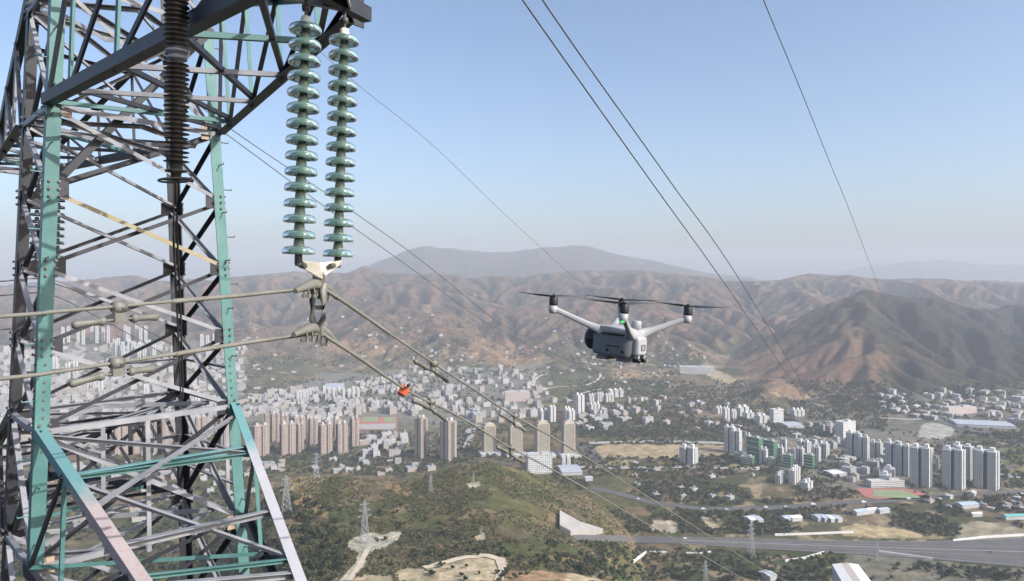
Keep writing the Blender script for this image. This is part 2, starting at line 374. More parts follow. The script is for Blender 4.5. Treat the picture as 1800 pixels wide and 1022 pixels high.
PATCH = [
 ([(1400,605),(1520,592),(1565,640),(1480,690),(1390,690)], np.array((.25,.155,.115)), .6, 14),
 ([(640,562),(760,548),(880,560),(860,590),(700,594)], np.array((.27,.175,.125)), .5, 14),
 ([(960,562),(1160,545),(1240,580),(1100,612),(980,602)], np.array((.26,.17,.125)), .4, 14),
 ([(430,590),(520,575),(560,600),(500,630),(430,632)], np.array((.27,.18,.125)), .5, 12),  # (polygon in the photograph, soil colour, strength, edge noise px)
 ([(700,1022),(700,1004),(790,985),(850,972),(890,980),(893,1000),(872,1022)], sand, 1, 5),
 ([(985,1022),(1000,1008),(1050,1012),(1060,1022)], sand, .9, 4),
 ([(560,1022),(700,1022),(760,1000),(690,1000)], sand, .8, 5),
 ([(893,1000),(1005,1010),(990,1022),(880,1022)], np.array((.42,.27,.18)), .9, 6),
 ([(606,962),(622,945),(650,936),(676,940),(690,935),(708,934),(700,950),(680,962),(650,972),(640,1000),(612,1022),(596,1022),(625,990),(630,972)], np.array((.50,.47,.41)), 1, 2),
 ([(500,850),(540,838),(590,836),(570,850),(525,866),(500,872)], np.array((.36,.27,.16)), .7, 6),
 ([(500,880),(540,868),(572,892),(584,910),(560,905)], np.array((.36,.23,.13)), .8, 6),
 ([(660,845),(690,846),(730,866),(760,880),(700,870)], np.array((.33,.22,.15)), .7, 6),
 ([(820,850),(842,846),(844,855),(826,858)], np.array((.6,.55,.48)), .9, 1),
 ([(832,944),(852,937),(854,948),(840,952)], sand, .9, 1),
 ([(1042,790),(1060,781),(1285,783),(1290,800),(1180,806),(1050,806)], np.array((.45,.35,.24)), 1, 3),
 ([(1060,812),(1110,806),(1115,822),(1070,826)], tan, .8, 5),
 ([(1480,926),(1510,921),(1580,930),(1625,938),(1620,946),(1560,947),(1482,942)], np.array((.55,.44,.27)), 1, 2),
 ([(1230,906),(1247,910),(1268,928),(1250,934)], sand, .9, 2),
 ([(1150,915),(1190,918),(1192,938),(1140,934)], np.array((.50,.44,.36)), .9, 3),
 ([(1622,745),(1668,742),(1682,762),(1650,773),(1612,768)], np.array((.48,.47,.44)), 1, 2),
 ([(1640,772),(1682,772),(1690,788),(1650,784)], np.array((.17,.16,.16)), .8, 2),
 ([(1310,845),(1345,838),(1350,858),(1325,862)], np.array((.30,.24,.18)), .9, 3),
 ([(1318,852),(1340,850),(1336,876),(1322,876)], tan, .9, 3),
 ([(1196,648),(1250,645),(1296,668),(1280,676),(1240,660)], sand, .9, 3),
 ([(1340,675),(1380,668),(1430,700),(1400,706),(1350,690)], np.array((.50,.37,.24)), .85, 6),
 ([(1290,640),(1380,605),(1420,640),(1420,706),(1350,690)], np.array((.26,.165,.125)), .75, 8),
 ([(1380,640),(1490,560),(1560,620),(1500,690),(1440,690)], np.array((.24,.155,.12)), .5, 14),
 ([(820,600),(870,592),(935,612),(945,640),(880,645),(830,625)], np.array((.42,.27,.17)), .75, 9),
 ([(560,600),(640,595),(700,612),(650,628),(590,622)], np.array((.36,.23,.15)), .6, 9),
 ([(1500,700),(1540,695),(1545,730),(1490,730)], np.array((.27,.19,.145)), .8, 3),
 ([(1060,655),(1160,652),(1170,662),(1080,668)], np.array((.38,.28,.17)), .8, 3),
 ([(1640,930),(1720,918),(1800,925),(1800,950),(1690,948)], np.array((.42,.38,.29)), .8, 3),
 ([(1480,968),(1530,964),(1640,985),(1800,1003),(1800,1022),(1500,1022)], np.array((.24,.225,.19)), .8, 6),
 ([(1764,790),(1800,785),(1800,815),(1764,815)], lawn, .9, 2), ([(1764,826),(1800,822),(1800,860),(1764,850)], np.array((.24,.23,.10)), .9, 2),
 ([(945,655),(1080,650),(1060,695),(950,700)], np.array((.085,.10,.05)), .7, 6),
]
TOWN = [([(-60,610),(430,600),(430,700),(560,660),(690,652),(960,640),(970,700),(850,745),(640,742),(430,740),(-60,770)], .8), ([(1400,700),(1560,690),(1820,700),(1820,760),(1380,775)], .5), ([(430,740),(640,742),(800,740),(820,812),(430,815)], .35), ([(1270,760),(1560,755),(1780,790),(1780,860),(1440,865),(1290,800)], .55)]
jx = PXg+(m2-.5)*10; jy = YS+(m4-.5)*7
for poly, s in TOWN:
    k = inpoly(jx+(m1-.5)*30, jy+(m1-.5)*14, poly) & VIS; col[k] = col[k]*(1-s)+townc*s
for poly, c, s, e in PATCH:
    k = inpoly(PXg+(m2-.5)*e*3.2, YS+(m4-.5)*e*2.0, poly) & VIS
    w = s*(.75+.25*ss(.3, .5, m4[k]))[:, None]; col[k] = col[k]*(1-w)+c*w
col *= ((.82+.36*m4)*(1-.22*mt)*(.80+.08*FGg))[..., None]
nr, nc = Xg.shape
idx = np.arange(nr*nc).reshape(nr, nc)
quads = np.stack([idx[:-1,:-1], idx[:-1,1:], idx[1:,1:], idx[1:,:-1]], -1).reshape(-1, 4)
def npmesh(name, verts, faces, k, mat, colors=None, smooth=False):
    me = bpy.data.meshes.new(name); nf = len(faces)
    me.vertices.add(len(verts)); me.vertices.foreach_set('co', np.asarray(verts, np.float32).ravel())
    me.loops.add(nf*k); me.loops.foreach_set('vertex_index', np.asarray(faces, np.int32).ravel())
    me.polygons.add(nf); me.polygons.foreach_set('loop_start', np.arange(0, nf*k, k, dtype=np.int32))
    me.polygons.foreach_set('use_smooth', np.full(nf, smooth))
    me.materials.append(mat)
    if colors is not None:
        at = me.attributes.new('tint', 'FLOAT_COLOR', 'POINT')
        at.data.foreach_set('color', np.concatenate([colors, np.ones((len(colors), 1))], 1).astype(np.float32).ravel())
    me.update(calc_edges=True); me.validate()
    o = bpy.data.objects.new(name, me); C.objects.link(o); return o
m, nt, b = nodes('ground_cover', .95)
at = N(nt, 'ShaderNodeAttribute', attribute_name='tint')
k1 = ramp(nt, noise(nt, .35, 6, .7), .3, .72); k2 = ramp(nt, noise(nt, .06, 5, .65), .3, .7)
c1 = mixc(nt, k1, (.52,.55,.48), (1.35,1.3,1.3)); c2 = mixc(nt, k2, (.56,.60,.52), (1.32,1.28,1.24))
mm = nt.nodes.new('ShaderNodeMix'); mm.data_type = 'RGBA'; mm.blend_type = 'MULTIPLY'; mm.inputs[0].default_value = 1
nt.links.new(at.outputs['Color'], mm.inputs[6]); nt.links.new(c1, mm.inputs[7])
m3_ = nt.nodes.new('ShaderNodeMix'); m3_.data_type = 'RGBA'; m3_.blend_type = 'MULTIPLY'; m3_.inputs[0].default_value = 1
nt.links.new(mm.outputs[2], m3_.inputs[6]); nt.links.new(c2, m3_.inputs[7]); nt.links.new(m3_.outputs[2], b.inputs['Base Color'])
b.inputs['Specular IOR Level'].default_value = .1
gm = m
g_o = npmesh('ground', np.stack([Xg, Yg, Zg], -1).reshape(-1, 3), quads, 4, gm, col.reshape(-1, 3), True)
g_o['kind'] = 'structure'

def sheet(name, top, bot, mat, lift=.6, nx=60, ny=4, kind='structure', label=None, cat=None):
    """flat surface laid on the ground between two photograph polylines"""
    def along(pl, n):
        a = np.array(pl, float); L = np.concatenate([[0], np.cumsum(np.hypot(*np.diff(a, axis=0).T))]); t = np.linspace(0, L[-1], n)
        return np.stack([np.interp(t, L, a[:,0]), np.interp(t, L, a[:,1])], -1)
    A, B = along(top, nx), along(bot, nx); vs = []
    for j in range(ny):
        q = A+(B-A)*j/(ny-1); g = ground(q[:,0], q[:,1]); g[:,2] += lift; vs.append(g)
    vs = np.array(vs).reshape(-1, 3); id_ = np.arange(nx*ny).reshape(ny, nx)
    fs = np.stack([id_[1:,:-1], id_[1:,1:], id_[:-1,1:], id_[:-1,:-1]], -1).reshape(-1, 4)
    o = npmesh(name, vs, fs, 4, mat, None, True)
    tag(o, label, cat, kind=kind); return o
def ribbon(name, pts, w, mat, lift=.6, n=60, kind='structure', label=None, cat=None):
    """road of width w metres along a photograph polyline"""
    a = np.array(pts, float); g = ground(a[:,0], a[:,1]); L = np.concatenate([[0], np.cumsum(np.hypot(*np.diff(g[:,:2], axis=0).T))]); t = np.linspace(0, L[-1], n)
    c = np.stack([np.interp(t, L, g[:,0]), np.interp(t, L, g[:,1])], -1)
    for _ in range(3): c[1:-1] = (c[:-2]+2*c[1:-1]+c[2:])/4
    d = np.gradient(c, axis=0); d /= np.hypot(d[:,0], d[:,1])[:,None]; nrm = np.stack([-d[:,1], d[:,0]], -1)
    vs = []
    for s in (-.5, 0, .5):
        q = c+nrm*w*s; px = CX+F*q[:,0]/q[:,1]
        z = terrain(px, q[:,1])[1]; vs.append(np.column_stack([q, z+lift]))
    vs = np.array(vs); vs[:,:,2] = vs[:,:,2].max(axis=0); vs = vs.reshape(-1, 3); id_ = np.arange(3*n).reshape(3, n)
    fs = np.stack([id_[:-1,:-1], id_[:-1,1:], id_[1:,1:], id_[1:,:-1]], -1).reshape(-1, 4)
    o = npmesh(name, vs, fs, 4, mat, None, True)
    tag(o, label, cat, kind=kind); return o
# ------------------------------------------------------------------ roads, fields
asphalt = weathered('asphalt', (.085,.08,.078), (.115,.108,.104), .05, .9, spots=(.20,.19,.18), sscale=.4, slo=.6, shi=.75)
concrete = weathered('pale_concrete', (.31,.295,.275), (.38,.365,.34), .05, .9, spots=(.34,.32,.29), sscale=.5, slo=.6, shi=.75)
paint_w = weathered('road_paint', (.32,.32,.31), (.42,.42,.41), .3, .8)
dirt_m = weathered('dirt_track', (.48,.40,.29), (.56,.48,.37), .1, .95, spots=(.38,.31,.22), sscale=.6, slo=.6, shi=.75)
red_m = weathered('red_running_track', (.36,.12,.105), (.42,.15,.13), .05, .9)
turf_m = weathered('sports_turf', (.19,.25,.12), (.25,.30,.16), .08, .9)
wall_w = weathered('whitewashed_wall', (.62,.61,.58), (.72,.71,.68), .2, .85, spots=(.5,.48,.44), sscale=.7, slo=.6, shi=.75)
HT = [(1003,940),(1200,945),(1440,951),(1620,953),(1700,950),(1800,945),(2050,935)]
HB = [(1012,951),(1200,957),(1340,966),(1500,975),(1650,985),(1800,998),(2050,1025)]
sheet('highway', HT, HB, asphalt, .6, 120, 5)
def mid(f): return [(a[0]+(b[0]-a[0])*f, a[1]+(b[1]-a[1])*f) for a, b in zip(HT, HB)]
for f, w in ((.04,.8),(.33,.5),(.5,1.6),(.68,.5),(.96,.8)): ribbon('road_markings', mid(f)[1:], w, paint_w, .95, 120)
UP = [(1040,858),(1090,869),(1150,885),(1240,896),(1350,894),(1460,886),(1560,881),(1690,868),(1830,864)]
ribbon('main_road', UP, 19, asphalt, .6, 120)
ribbon('street', [(800,790),(815,785),(822,770),(828,757),(845,748)], 24, concrete, 1.6, 60)
ribbon('street', [(690,800),(760,806),(830,812),(900,818)], 14, asphalt, 1.6)
ribbon('road', [(1028,785),(1040,800),(1052,815)], 34, asphalt, 1.4)
ribbon('road', [(1035,780),(1150,777),(1280,780)], 22, concrete, 1.4)
ribbon('road', [(1000,822),(1100,824),(1200,822),(1330,826)], 16, concrete, 1.4)
ribbon('path', [(937,680),(940,668),(950,661),(962,657)], 9, dirt_m, .8)
ribbon('path', [(940,686),(985,680),(1030,678),(1045,672),(1055,664),(1056,658)], 9, dirt_m, .8)
ribbon('path', [(1010,694),(1050,686),(1060,684)], 10, dirt_m, .8)
ribbon('road', [(400,694),(440,693),(480,697),(500,706)], 22, concrete, .8)
ribbon('road', [(1540,735),(1600,738),(1660,737),(1700,727)], 16, concrete, .8)
ribbon('road', [(1655,741),(1710,757),(1760,772),(1820,788)], 40, asphalt, 1.4)
ribbon('road', [(1764,838),(1790,838),(1830,838)], 26, concrete, 1.4)
ribbon('path', [(612,1022),(628,1000),(642,975),(652,962)], 5, dirt_m, .6)
ribbon('path', [(662,946),(676,948),(690,946),(704,940)], 4, dirt_m, .6)
ribbon('path', [(876,1022),(884,1003),(878,985),(850,977),(800,986),(745,1000)], 7, dirt_m, .7)
sheet('sports_pitch', [(1504,859),(1590,860),(1612,863),(1640,876)], [(1520,874),(1545,879),(1590,879),(1640,877)], red_m, .6, 40, 5, 'structure')
sheet('sports_turf', [(1535,862),(1590,863),(1618,875)], [(1535,874.5),(1590,877),(1618,876.5)], turf_m, .95, 40, 5, 'structure')
sheet('sports_pitch', [(632,735),(698,733)], [(628,757),(698,755)], red_m, .6, 20, 5, 'structure')
sheet('sports_turf', [(640,734),(664,733)], [(634,743),(664,742)], turf_m, .95, 20, 4, 'structure')
sheet('sports_turf', [(674,735),(694,734)], [(676,743),(696,742)], turf_m, .95, 20, 4, 'structure')
sheet('paved_ground', [(632,747),(697,745)], [(630,755),(692,756)], concrete, .95, 20, 4, 'structure')
# concrete slope beside the highway cutting, retaining walls
def wall(name, pts, h, t, mat, label, cat='wall', group=None):
    g = ground(*np.array(pts, float).T); mb = MB()
    for a, b in zip(g[:-1], g[1:]):
        mb.beam((a[0],a[1],(a[2]+h/2-.6)), (b[0],b[1],(b[2]+h/2-.6)), t, h+1.2)
    return tag(obj(name, mb, mat), label, cat, group)
mb = MB(); q = [gpt(984,905), gpt(1020,925), gpt(1060,938), gpt(1003,942), gpt(984,932)]
mb.prism([p-V((0,0,3)) for p in q], (0,0,1), 8.5)
tag(obj('concrete_slope', mb, concrete), 'triangular pale concrete slope where the highway leaves the hill', 'slope wall')
wall('retaining_wall', [(1112,987),(1135,972),(1150,972),(1172,972)], 2.2, 1.5, wall_w, 'kinked white retaining wall in the scrub below the highway', group='white walls by the highway')
wall('retaining_wall', [(1206,973),(1228,974),(1250,971)], 1.8, 1.2, wall_w, 'short broken white wall right of the kinked white wall', group='white walls by the highway')
wall('retaining_wall', [(1380,988),(1415,983),(1448,973)], 3, 1.5, wall_w, 'straight white wall rising to a yellow tree below the highway', group='white walls by the highway')
wall('retaining_wall', [(1362,942),(1430,940),(1500,937)], 3, 1.5, wall_w, 'long low white wall along the far edge of the highway', group='white walls by the highway')
wall('retaining_wall', [(1545,972),(1600,979),(1640,985)], 3, 1.5, wall_w, 'white wall along the near edge of the highway on the right', group='white walls by the highway')
wall('retaining_wall', [(1675,952),(1730,946),(1800,942)], 3, 1.5, wall_w, 'white wall beside the pale lot at the right end of the highway', group='white walls by the highway')
mb = MB()
for k in range(25):
    a = math.pi*2*k/24*.72+.3; p = gpt(650,952)+V((math.cos(a)*9, math.sin(a)*9, 0)); mb.box(p, (2.4,.8,3.0), (V((-math.sin(a),math.cos(a),0)), V((math.cos(a),math.sin(a),0)), V((0,0,1))))
tag(obj('round_wall', mb, concrete), 'curved concrete wall round the pylon platform on the hill', 'wall')

# ------------------------------------------------------------------ facades
def facade(name, wallc, winc, bay=3.4, floor=3.0, ww=.55, wh=.5, roofc=(.33,.32,.31), var=.12):
    m, nt, b = nodes(name, .75)
    tc = nt.nodes.new('ShaderNodeTexCoord'); sp = nt.nodes.new('ShaderNodeSeparateXYZ'); sn = nt.nodes.new('ShaderNodeSeparateXYZ')
    nt.links.new(tc.outputs['Object'], sp.inputs[0]); nt.links.new(tc.outputs['Normal'], sn.inputs[0])
    isx = math_(nt, 'GREATER_THAN', math_(nt, 'ABSOLUTE', sn.outputs[0]), .6); up = math_(nt, 'GREATER_THAN', math_(nt, 'ABSOLUTE', sn.outputs[2]), .6)
    inv = math_(nt, 'SUBTRACT', 1.0, isx)
    u = math_(nt, 'ADD', math_(nt, 'MULTIPLY', sp.outputs[1], isx), math_(nt, 'MULTIPLY', sp.outputs[0], inv))
    fu = math_(nt, 'FRACT', math_(nt, 'DIVIDE', u, bay)); fz = math_(nt, 'FRACT', math_(nt, 'DIVIDE', sp.outputs[2], floor))
    def band(x, w): return math_(nt, 'LESS_THAN', math_(nt, 'ABSOLUTE', math_(nt, 'SUBTRACT', x, .5)), w/2)
    win = math_(nt, 'MULTIPLY', math_(nt, 'MULTIPLY', band(fu, ww), band(fz, wh)), math_(nt, 'SUBTRACT', 1.0, up))
    wc = mixc(nt, ramp(nt, noise(nt, .12, 5, .65), .3, .7), tuple(c*(1-var) for c in wallc), tuple(min(c*(1+var), .9) for c in wallc))
    wcell = nt.nodes.new('ShaderNodeTexWhiteNoise'); cv = nt.nodes.new('ShaderNodeCombineXYZ')
    nt.links.new(math_(nt, 'FLOOR', math_(nt, 'DIVIDE', u, bay)), cv.inputs[0]); nt.links.new(math_(nt, 'FLOOR', math_(nt, 'DIVIDE', sp.outputs[2], floor)), cv.inputs[1])
    nt.links.new(cv.outputs[0], wcell.inputs['Vector'])
    gl = mixc(nt, wcell.outputs[0], tuple(c*.6 for c in winc), tuple(c*1.5 for c in winc))
    c = mixc(nt, up, wc, mixc(nt, ramp(nt, noise(nt, .5, 4), .35, .65), tuple(q*.8 for q in roofc), tuple(q*1.2 for q in roofc)))
    c = mixc(nt, win, c, gl)
    nt.links.new(c, b.inputs['Base Color']); return m
fac = {
 'brown': facade('brown_apartment_facade', (.335,.265,.222), (.13,.11,.10), 3.6, 3.0, .6, .55, (.36,.31,.28)),
 'tan': facade('tan_tower_facade', (.38,.31,.25), (.10,.09,.09), 3.2, 3.0, .6, .6, (.34,.31,.29)),
 'office': facade('beige_office_facade', (.30,.27,.215), (.17,.155,.13), 2.2, 3.4, .7, .5, (.44,.38,.28)),
 'grey': facade('grey_white_tower_facade', (.42,.43,.42), (.14,.15,.16), 3.2, 2.9, .5, .5, (.42,.42,.42)),
 'white': facade('white_tower_facade', (.50,.495,.48), (.17,.18,.20), 3.2, 3.0, .5, .5, (.48,.47,.46)),
 'grid': facade('white_grid_facade', (.62,.62,.60), (.20,.22,.24), 4.0, 3.6, .7, .62, (.45,.46,.48)),
 'net': facade('green_net_facade', (.045,.15,.085), (.035,.10,.06), 4.0, 3.0, .8, .3, (.13,.25,.17)),
 'pink': facade('pinkish_block_facade', (.52,.42,.39), (.22,.19,.18), 3.4, 3.2, .5, .5, (.45,.40,.38)),
 'slat': facade('striped_office_facade', (.58,.57,.54), (.19,.20,.22), 60, 3.6, 1.0, .45, (.5,.5,.5)),
 'shed': facade('grey_shed_facade', (.42,.43,.44), (.3,.32,.34), 6, 30, .3, .1, (.34,.37,.41)),
}
dark_bay = facade('shadow_gap_facade', (.10,.095,.095), (.05,.05,.055), 3.2, 3.0, .6, .5, (.3,.29,.28))  # dark strips that paint in the shade of gaps between bays
bal_m = facade('balcony_stack', (.37,.305,.262), (.16,.13,.12), 2.4, 3.0, .9, .4, (.4,.36,.33))
fin_m = weathered('white_fin', (.62,.61,.58), (.70,.69,.66), .2, .7)
tan_fin = weathered('cream_fin', (.42,.365,.29), (.48,.42,.35), .2, .7)
roof_m = weathered('roof_concrete', (.40,.38,.36), (.50,.48,.46), .3, .85)
NAMEK = {'brown':'apartment_tower','tan':'apartment_tower','office':'office_tower','grey':'apartment_tower','white':'apartment_tower','grid':'office_block','net':'netted_building','pink':'apartment_block','slat':'office_block','shed':'shed'}
FOOT = []
def block(x0, x1, yt, yb, style, label, cat='tower block', group=None, yaw=24, ratio=.6, name=None):
    xc = (x0+x1)/2; g = gpt(xc, yb); Y = g.y
    W = (x1-x0)/F*Y; H = max((yb-yt)/F*Y, 4); ps = math.radians(yaw)
    a = W/(math.cos(ps)+ratio*abs(math.sin(ps))); bb = a*ratio
    if style == 'shed':                                 # low hall: most of its height in the picture is roof seen from above
        Hs = min(H*.75, 7.5); dep = max((H-Hs)/((yb-HY)/F)*1.0, 6); H = Hs
        if yaw > 30: ps = math.radians(18); bb = dep; a = max((W-bb*math.sin(ps))/math.cos(ps), 7)
        else: a = (W-dep*abs(math.sin(ps)))/math.cos(ps); a = max(a, 8); bb = dep
    base = g+V((0, bb*.5, 0)); FOOT.append((base.x, base.y, max(a, bb)*.62))
    r = empty(name or NAMEK[style], base, label, cat, group, ps)
    h0 = -4
    def bx(mb, x, y, w, d, z0, z1): mb.box((x, y, (z0+z1)/2), (w, d, z1-z0))
    w = MB()
    if style in ('brown', 'tan'):
        bx(w, 0, bb*.08, a*.98, bb*.72, h0, H*.965)
        obj('wall', w, fac[style], r, True)
        nb = 2; step = a/nb
        for i in range(nb):
            x = -a/2+step*(i+.5); hb = H*(.94+.06*random.random())
            mb = MB(); bx(mb, x, -bb*.12, step*.86, bb*.76, h0, hb); obj('bay', mb, fac[style], r, True)
            mb = MB(); bx(mb, x, -bb*.505, step*.30, bb*.02+1.0, 3, hb*.97); obj('balcony', mb, bal_m if style == 'brown' else tan_fin, r, True)
            mb = MB(); bx(mb, x, 0, step*.34, bb*.3, hb, hb+4.5+random.random()*2); obj('stair_head', mb, roof_m, r, True)
        mb = MB(); bx(mb, a*.49+.3, 0, .8, bb*.3, h0, H*.95); bx(mb, -a*.49-.3, 0, .8, bb*.3, h0, H*.95); obj('recess_shade', mb, dark_bay, r, True)
        mb = MB(); bx(mb, 0, bb*.44+.5, a*.9, 1, h0, H*.9); obj('rear_wall', mb, fac[style], r, True)
    elif style == 'office':
        bx(w, 0, 0, a, bb, h0, H*.93); obj('wall', w, fac[style], r, True)
        for s in (-1, 1):
            mb = MB(); bx(mb, s*a*.42, -bb*.5-.35, a*.06, .7, 2, H*.93); obj('corner_pier', mb, tan_fin, r, True)
        mb = MB(); bx(mb, 0, 0, a*.72, bb*.72, H*.93, H*1.0); obj('penthouse', mb, tan_fin, r, True)
        mb = MB(); bx(mb, 0, 0, a*.3, bb*.3, H*1.0, H*1.035); obj('lift_head', mb, roof_m, r, True)
        mb = MB(); bx(mb, 0, -bb*.2, a*1.7, bb*1.9, h0, 6.5); obj('podium', mb, fac['grid'], r, True)
    elif style in ('grey', 'white'):
        bx(w, 0, bb*.1, a*.96, bb*.7, h0, H*.97); obj('wall', w, fac[style], r, True)
        nb = 2 if ratio > .5 else 3; step = a/nb
        for i in range(nb):
            x = -a/2+step*(i+.5); hb = H*(.955+.03*random.random())
            mb = MB(); bx(mb, x, -bb*.1, step*.64, bb*.8, h0, hb); obj('bay', mb, fac[style], r, True)
            mb = MB(); bx(mb, x+step*.32+.35, -bb*.35, .7, bb*.28, h0, hb+1.2); obj('fin', mb, fin_m, r, True)
            mb = MB(); bx(mb, x, 0, step*.36, bb*.34, hb, hb+4+random.random()*2); obj('stair_head', mb, fin_m, r, True)
            mb = MB(); bx(mb, x+step*.5 if i < nb-1 else x-step*.5, -bb*.26, step*.30, .5, h0, H*.94); obj('recess_shade', mb, dark_bay, r, True)
    elif style == 'shed':
        pz = min(H*.22, 2.2)
        vs = [(-a/2,-bb/2,h0),(a/2,-bb/2,h0),(a/2,bb/2,h0),(-a/2,bb/2,h0),(-a/2,-bb/2,H-pz),(a/2,-bb/2,H-pz),(a/2,bb/2,H-pz),(-a/2,bb/2,H-pz),(-a/2,0,H-.4),(a/2,0,H-.4)]
        w.add(vs, [(0,1,5,4),(2,3,7,6),(1,2,6,9,5),(3,0,4,8,7),(0,3,2,1)]); obj('wall', w, fac['shed'], r, True)
        mb = MB(); e = .6
        for s in (-1, 1):
            mb.add([(-a/2-e,s*(bb/2+e),H-pz-.2),(a/2+e,s*(bb/2+e),H-pz-.2),(a/2+e,0,H),(-a/2-e,0,H),(-a/2-e,s*(bb/2+e),H-pz+.1),(a/2+e,s*(bb/2+e),H-pz+.1),(a/2+e,0,H+.3),(-a/2-e,0,H+.3)], [(0,1,2,3),(4,5,6,7),(0,1,5,4),(1,2,6,5),(0,3,7,4)])
        obj('roof', mb, SHEDR[len(FOOT) % 3] if group else SHEDR[0], r, True)
    else:
        bx(w, 0, 0, a, bb, h0, H*.95); obj('wall', w, fac[style], r, True)
        mb = MB()
        for s in (-1, 1): bx(mb, 0, s*(bb/2-.2), a+.3, .5, H*.95, H*.95+1.1); bx(mb, s*(a/2-.2), 0, .5, bb-.7, H*.95, H*.95+1.1)
        obj('parapet', mb, roof_m, r, True)
        mb = MB(); bx(mb, a*.2, 0, a*.22, bb*.4, H*.95, H*.95+3.5); obj('stair_head', mb, roof_m, r, True)
        if style == 'net':
            mb = MB()
            for i in range(4): bx(mb, 0, -bb/2-.5, a*1.0, .25, H*(.15+.22*i), H*(.15+.22*i)+.8)
            obj('scaffold_walkway', mb, fin_m, r, True)
    return r
SHEDR = [weathered('grey_sheet_roof', (.36,.39,.43), (.44,.46,.49), .3, .6), weathered('blue_sheet_roof', (.35,.43,.50), (.46,.53,.58), .3, .6), weathered('white_sheet_roof', (.62,.63,.62), (.70,.70,.69), .3, .6)]
g1 = 'brown apartment towers behind the hill'
B = [
 (440,472,747,803,'brown','brown tower pair just right of the teal tower leg'),
 (464,473,726,760,'brown','narrow brown tower top rising behind the towers at the teal leg'),
 (474,492,727,778,'brown','shaded brown tower between the leg-side pair and the broad front tower'),
 (488,519,745,800,'brown','broad front brown tower, second from the teal leg'),
 (520,534,744,797,'brown','slim brown tower against the right side of the broad front tower'),
 (491,507,730,760,'brown','brown tower behind the broad front tower'),
 (511,536,733,775,'brown','tall brown tower behind the slim front one'),
 (541,558,735,783,'brown','rear brown tower standing alone in the gap of the cluster'),
 (557,585,746,798,'brown','front brown tower in the right half of the cluster'),
 (588,611,744,797,'brown','front brown tower with a dark slot beside it near the cluster end'),
 (614,631,734,785,'brown','rightmost rear brown tower of the cluster beside the stadium'),
 (563,600,738,770,'brown','brown tower row behind the right front towers'),
 (196,222,742,800,'brown','brown tower seen through the lattice left of the dark rear leg'),
 (228,258,738,798,'brown','broad brown tower seen through the lattice by its vertical hanger'),
 (264,296,740,796,'brown','brown tower seen just left of the dark rear leg'),
 (340,362,732,790,'brown','brown tower seen between the dark rear leg and the teal leg'),
 (372,404,728,786,'brown','brown tower seen through the lattice left of the teal leg'),
]
for i, (x0,x1,yt,yb,s,l) in enumerate(B): block(x0,x1,yt,yb,s,l,'apartment tower',g1,yaw=28+random.random()*10,ratio=.62)
block(727,752,734,806,'tan','slender dark tan tower left of the curved street','apartment tower','two slender dark tan towers',-42,.9)
block(772,803,740,811,'tan','dark tan tower with cream strips beside the curved street','apartment tower','two slender dark tan towers',-42,.9)
g2 = 'four beige office towers'
for x0,x1,yt,yb,l in ((847,872,746,800,'first beige office tower right of the curved street'),(893,919,746,803,'second beige office tower, behind a hanging line damper'),(940,967,742,803,'third beige office tower with a cream penthouse, above the white gridded block'),(987,1012,742,803,'last beige office tower next to the straight wide road')):
    block(x0,x1,yt,yb,'office',l,'office tower',g2,yaw=14,ratio=.7)
block(925,971,798,833,'grid','white gridded slab block in front of the beige towers','office block',yaw=10,ratio=.4)
block(983,1024,815,836,'shed','pale hall with a grey roof at the foot of the last beige tower','hall',yaw=6,ratio=.6,name='hall')
block(985,1004,803,820,'white','small white block behind the pale hall','block',yaw=8,ratio=.7)
block(1008,1029,694,730,'white','white high block with a blue side in the middle of the town','tower block',yaw=38,ratio=.6)
g3 = 'white and green-netted towers on the building site'
for a in ((1273,1296,750,796,'white','first white tower at the left of the building site',40,.5),(1285,1307,757,799,'white','white tower overlapping the right of the first white tower',40,.5),
 (1308,1322,764,794,'white','pale tower behind the first green-netted block',40,.5),(1317,1341,768,812,'net','tall green-netted slab next to the white towers',52,.28),(1345,1366,774,812,'net','second tall green-netted slab, behind two pale towers',52,.28),
 (1293,1318,797,812,'net','low green-netted block at the front left of the site',30,.6),(1304,1330,804,818,'net','low green-netted block in front of the tall netted slab',30,.6),(1335,1352,790,816,'white','pale tower between the two tall netted slabs',45,.4),
 (1364,1380,787,812,'white','pale tower right of the second netted slab',45,.4),(1372,1385,772,803,'white','tall pale tower behind the building site middle',45,.4),(1378,1396,800,822,'net','small green-netted tower near the site front',40,.5),
 (1345,1364,806,818,'net','low green-netted base between pale towers',30,.6),(1399,1416,788,818,'white','pale tower between two green-netted towers at the right of the site',45,.4),(1403,1428,776,806,'grey','grey slab behind the right half of the site',50,.3),
 (1415,1435,800,824,'net','rightmost green-netted tower of the site',40,.5),(1427,1445,786,816,'white','last pale tower at the right end of the site',45,.4),(1440,1460,780,806,'grey','grey slab right of the last pale tower',50,.35),(1386,1402,790,808,'pink','reddish unfinished block among the pale towers',40,.5)):
    block(*a[:6],'tower block',g3,-a[6]+(6 if a[4] == 'white' else 0),a[7]+.25)
block(1361,1385,834,850,'grey','grey end slab at the foot of the building site',yaw=48,ratio=.35); block(1383,1414,824,849,'white','white-ended slab below the building site',yaw=52,ratio=.3); block(1407,1434,848,862,'white','small white house below the slabs of the site','house',yaw=42,ratio=.6)
block(1194,1230,787,815,'grey','isolated grey block casting a dark shadow by the sandy lot','block',yaw=-38,ratio=.6)
g4 = 'tall grey-white towers on the right'
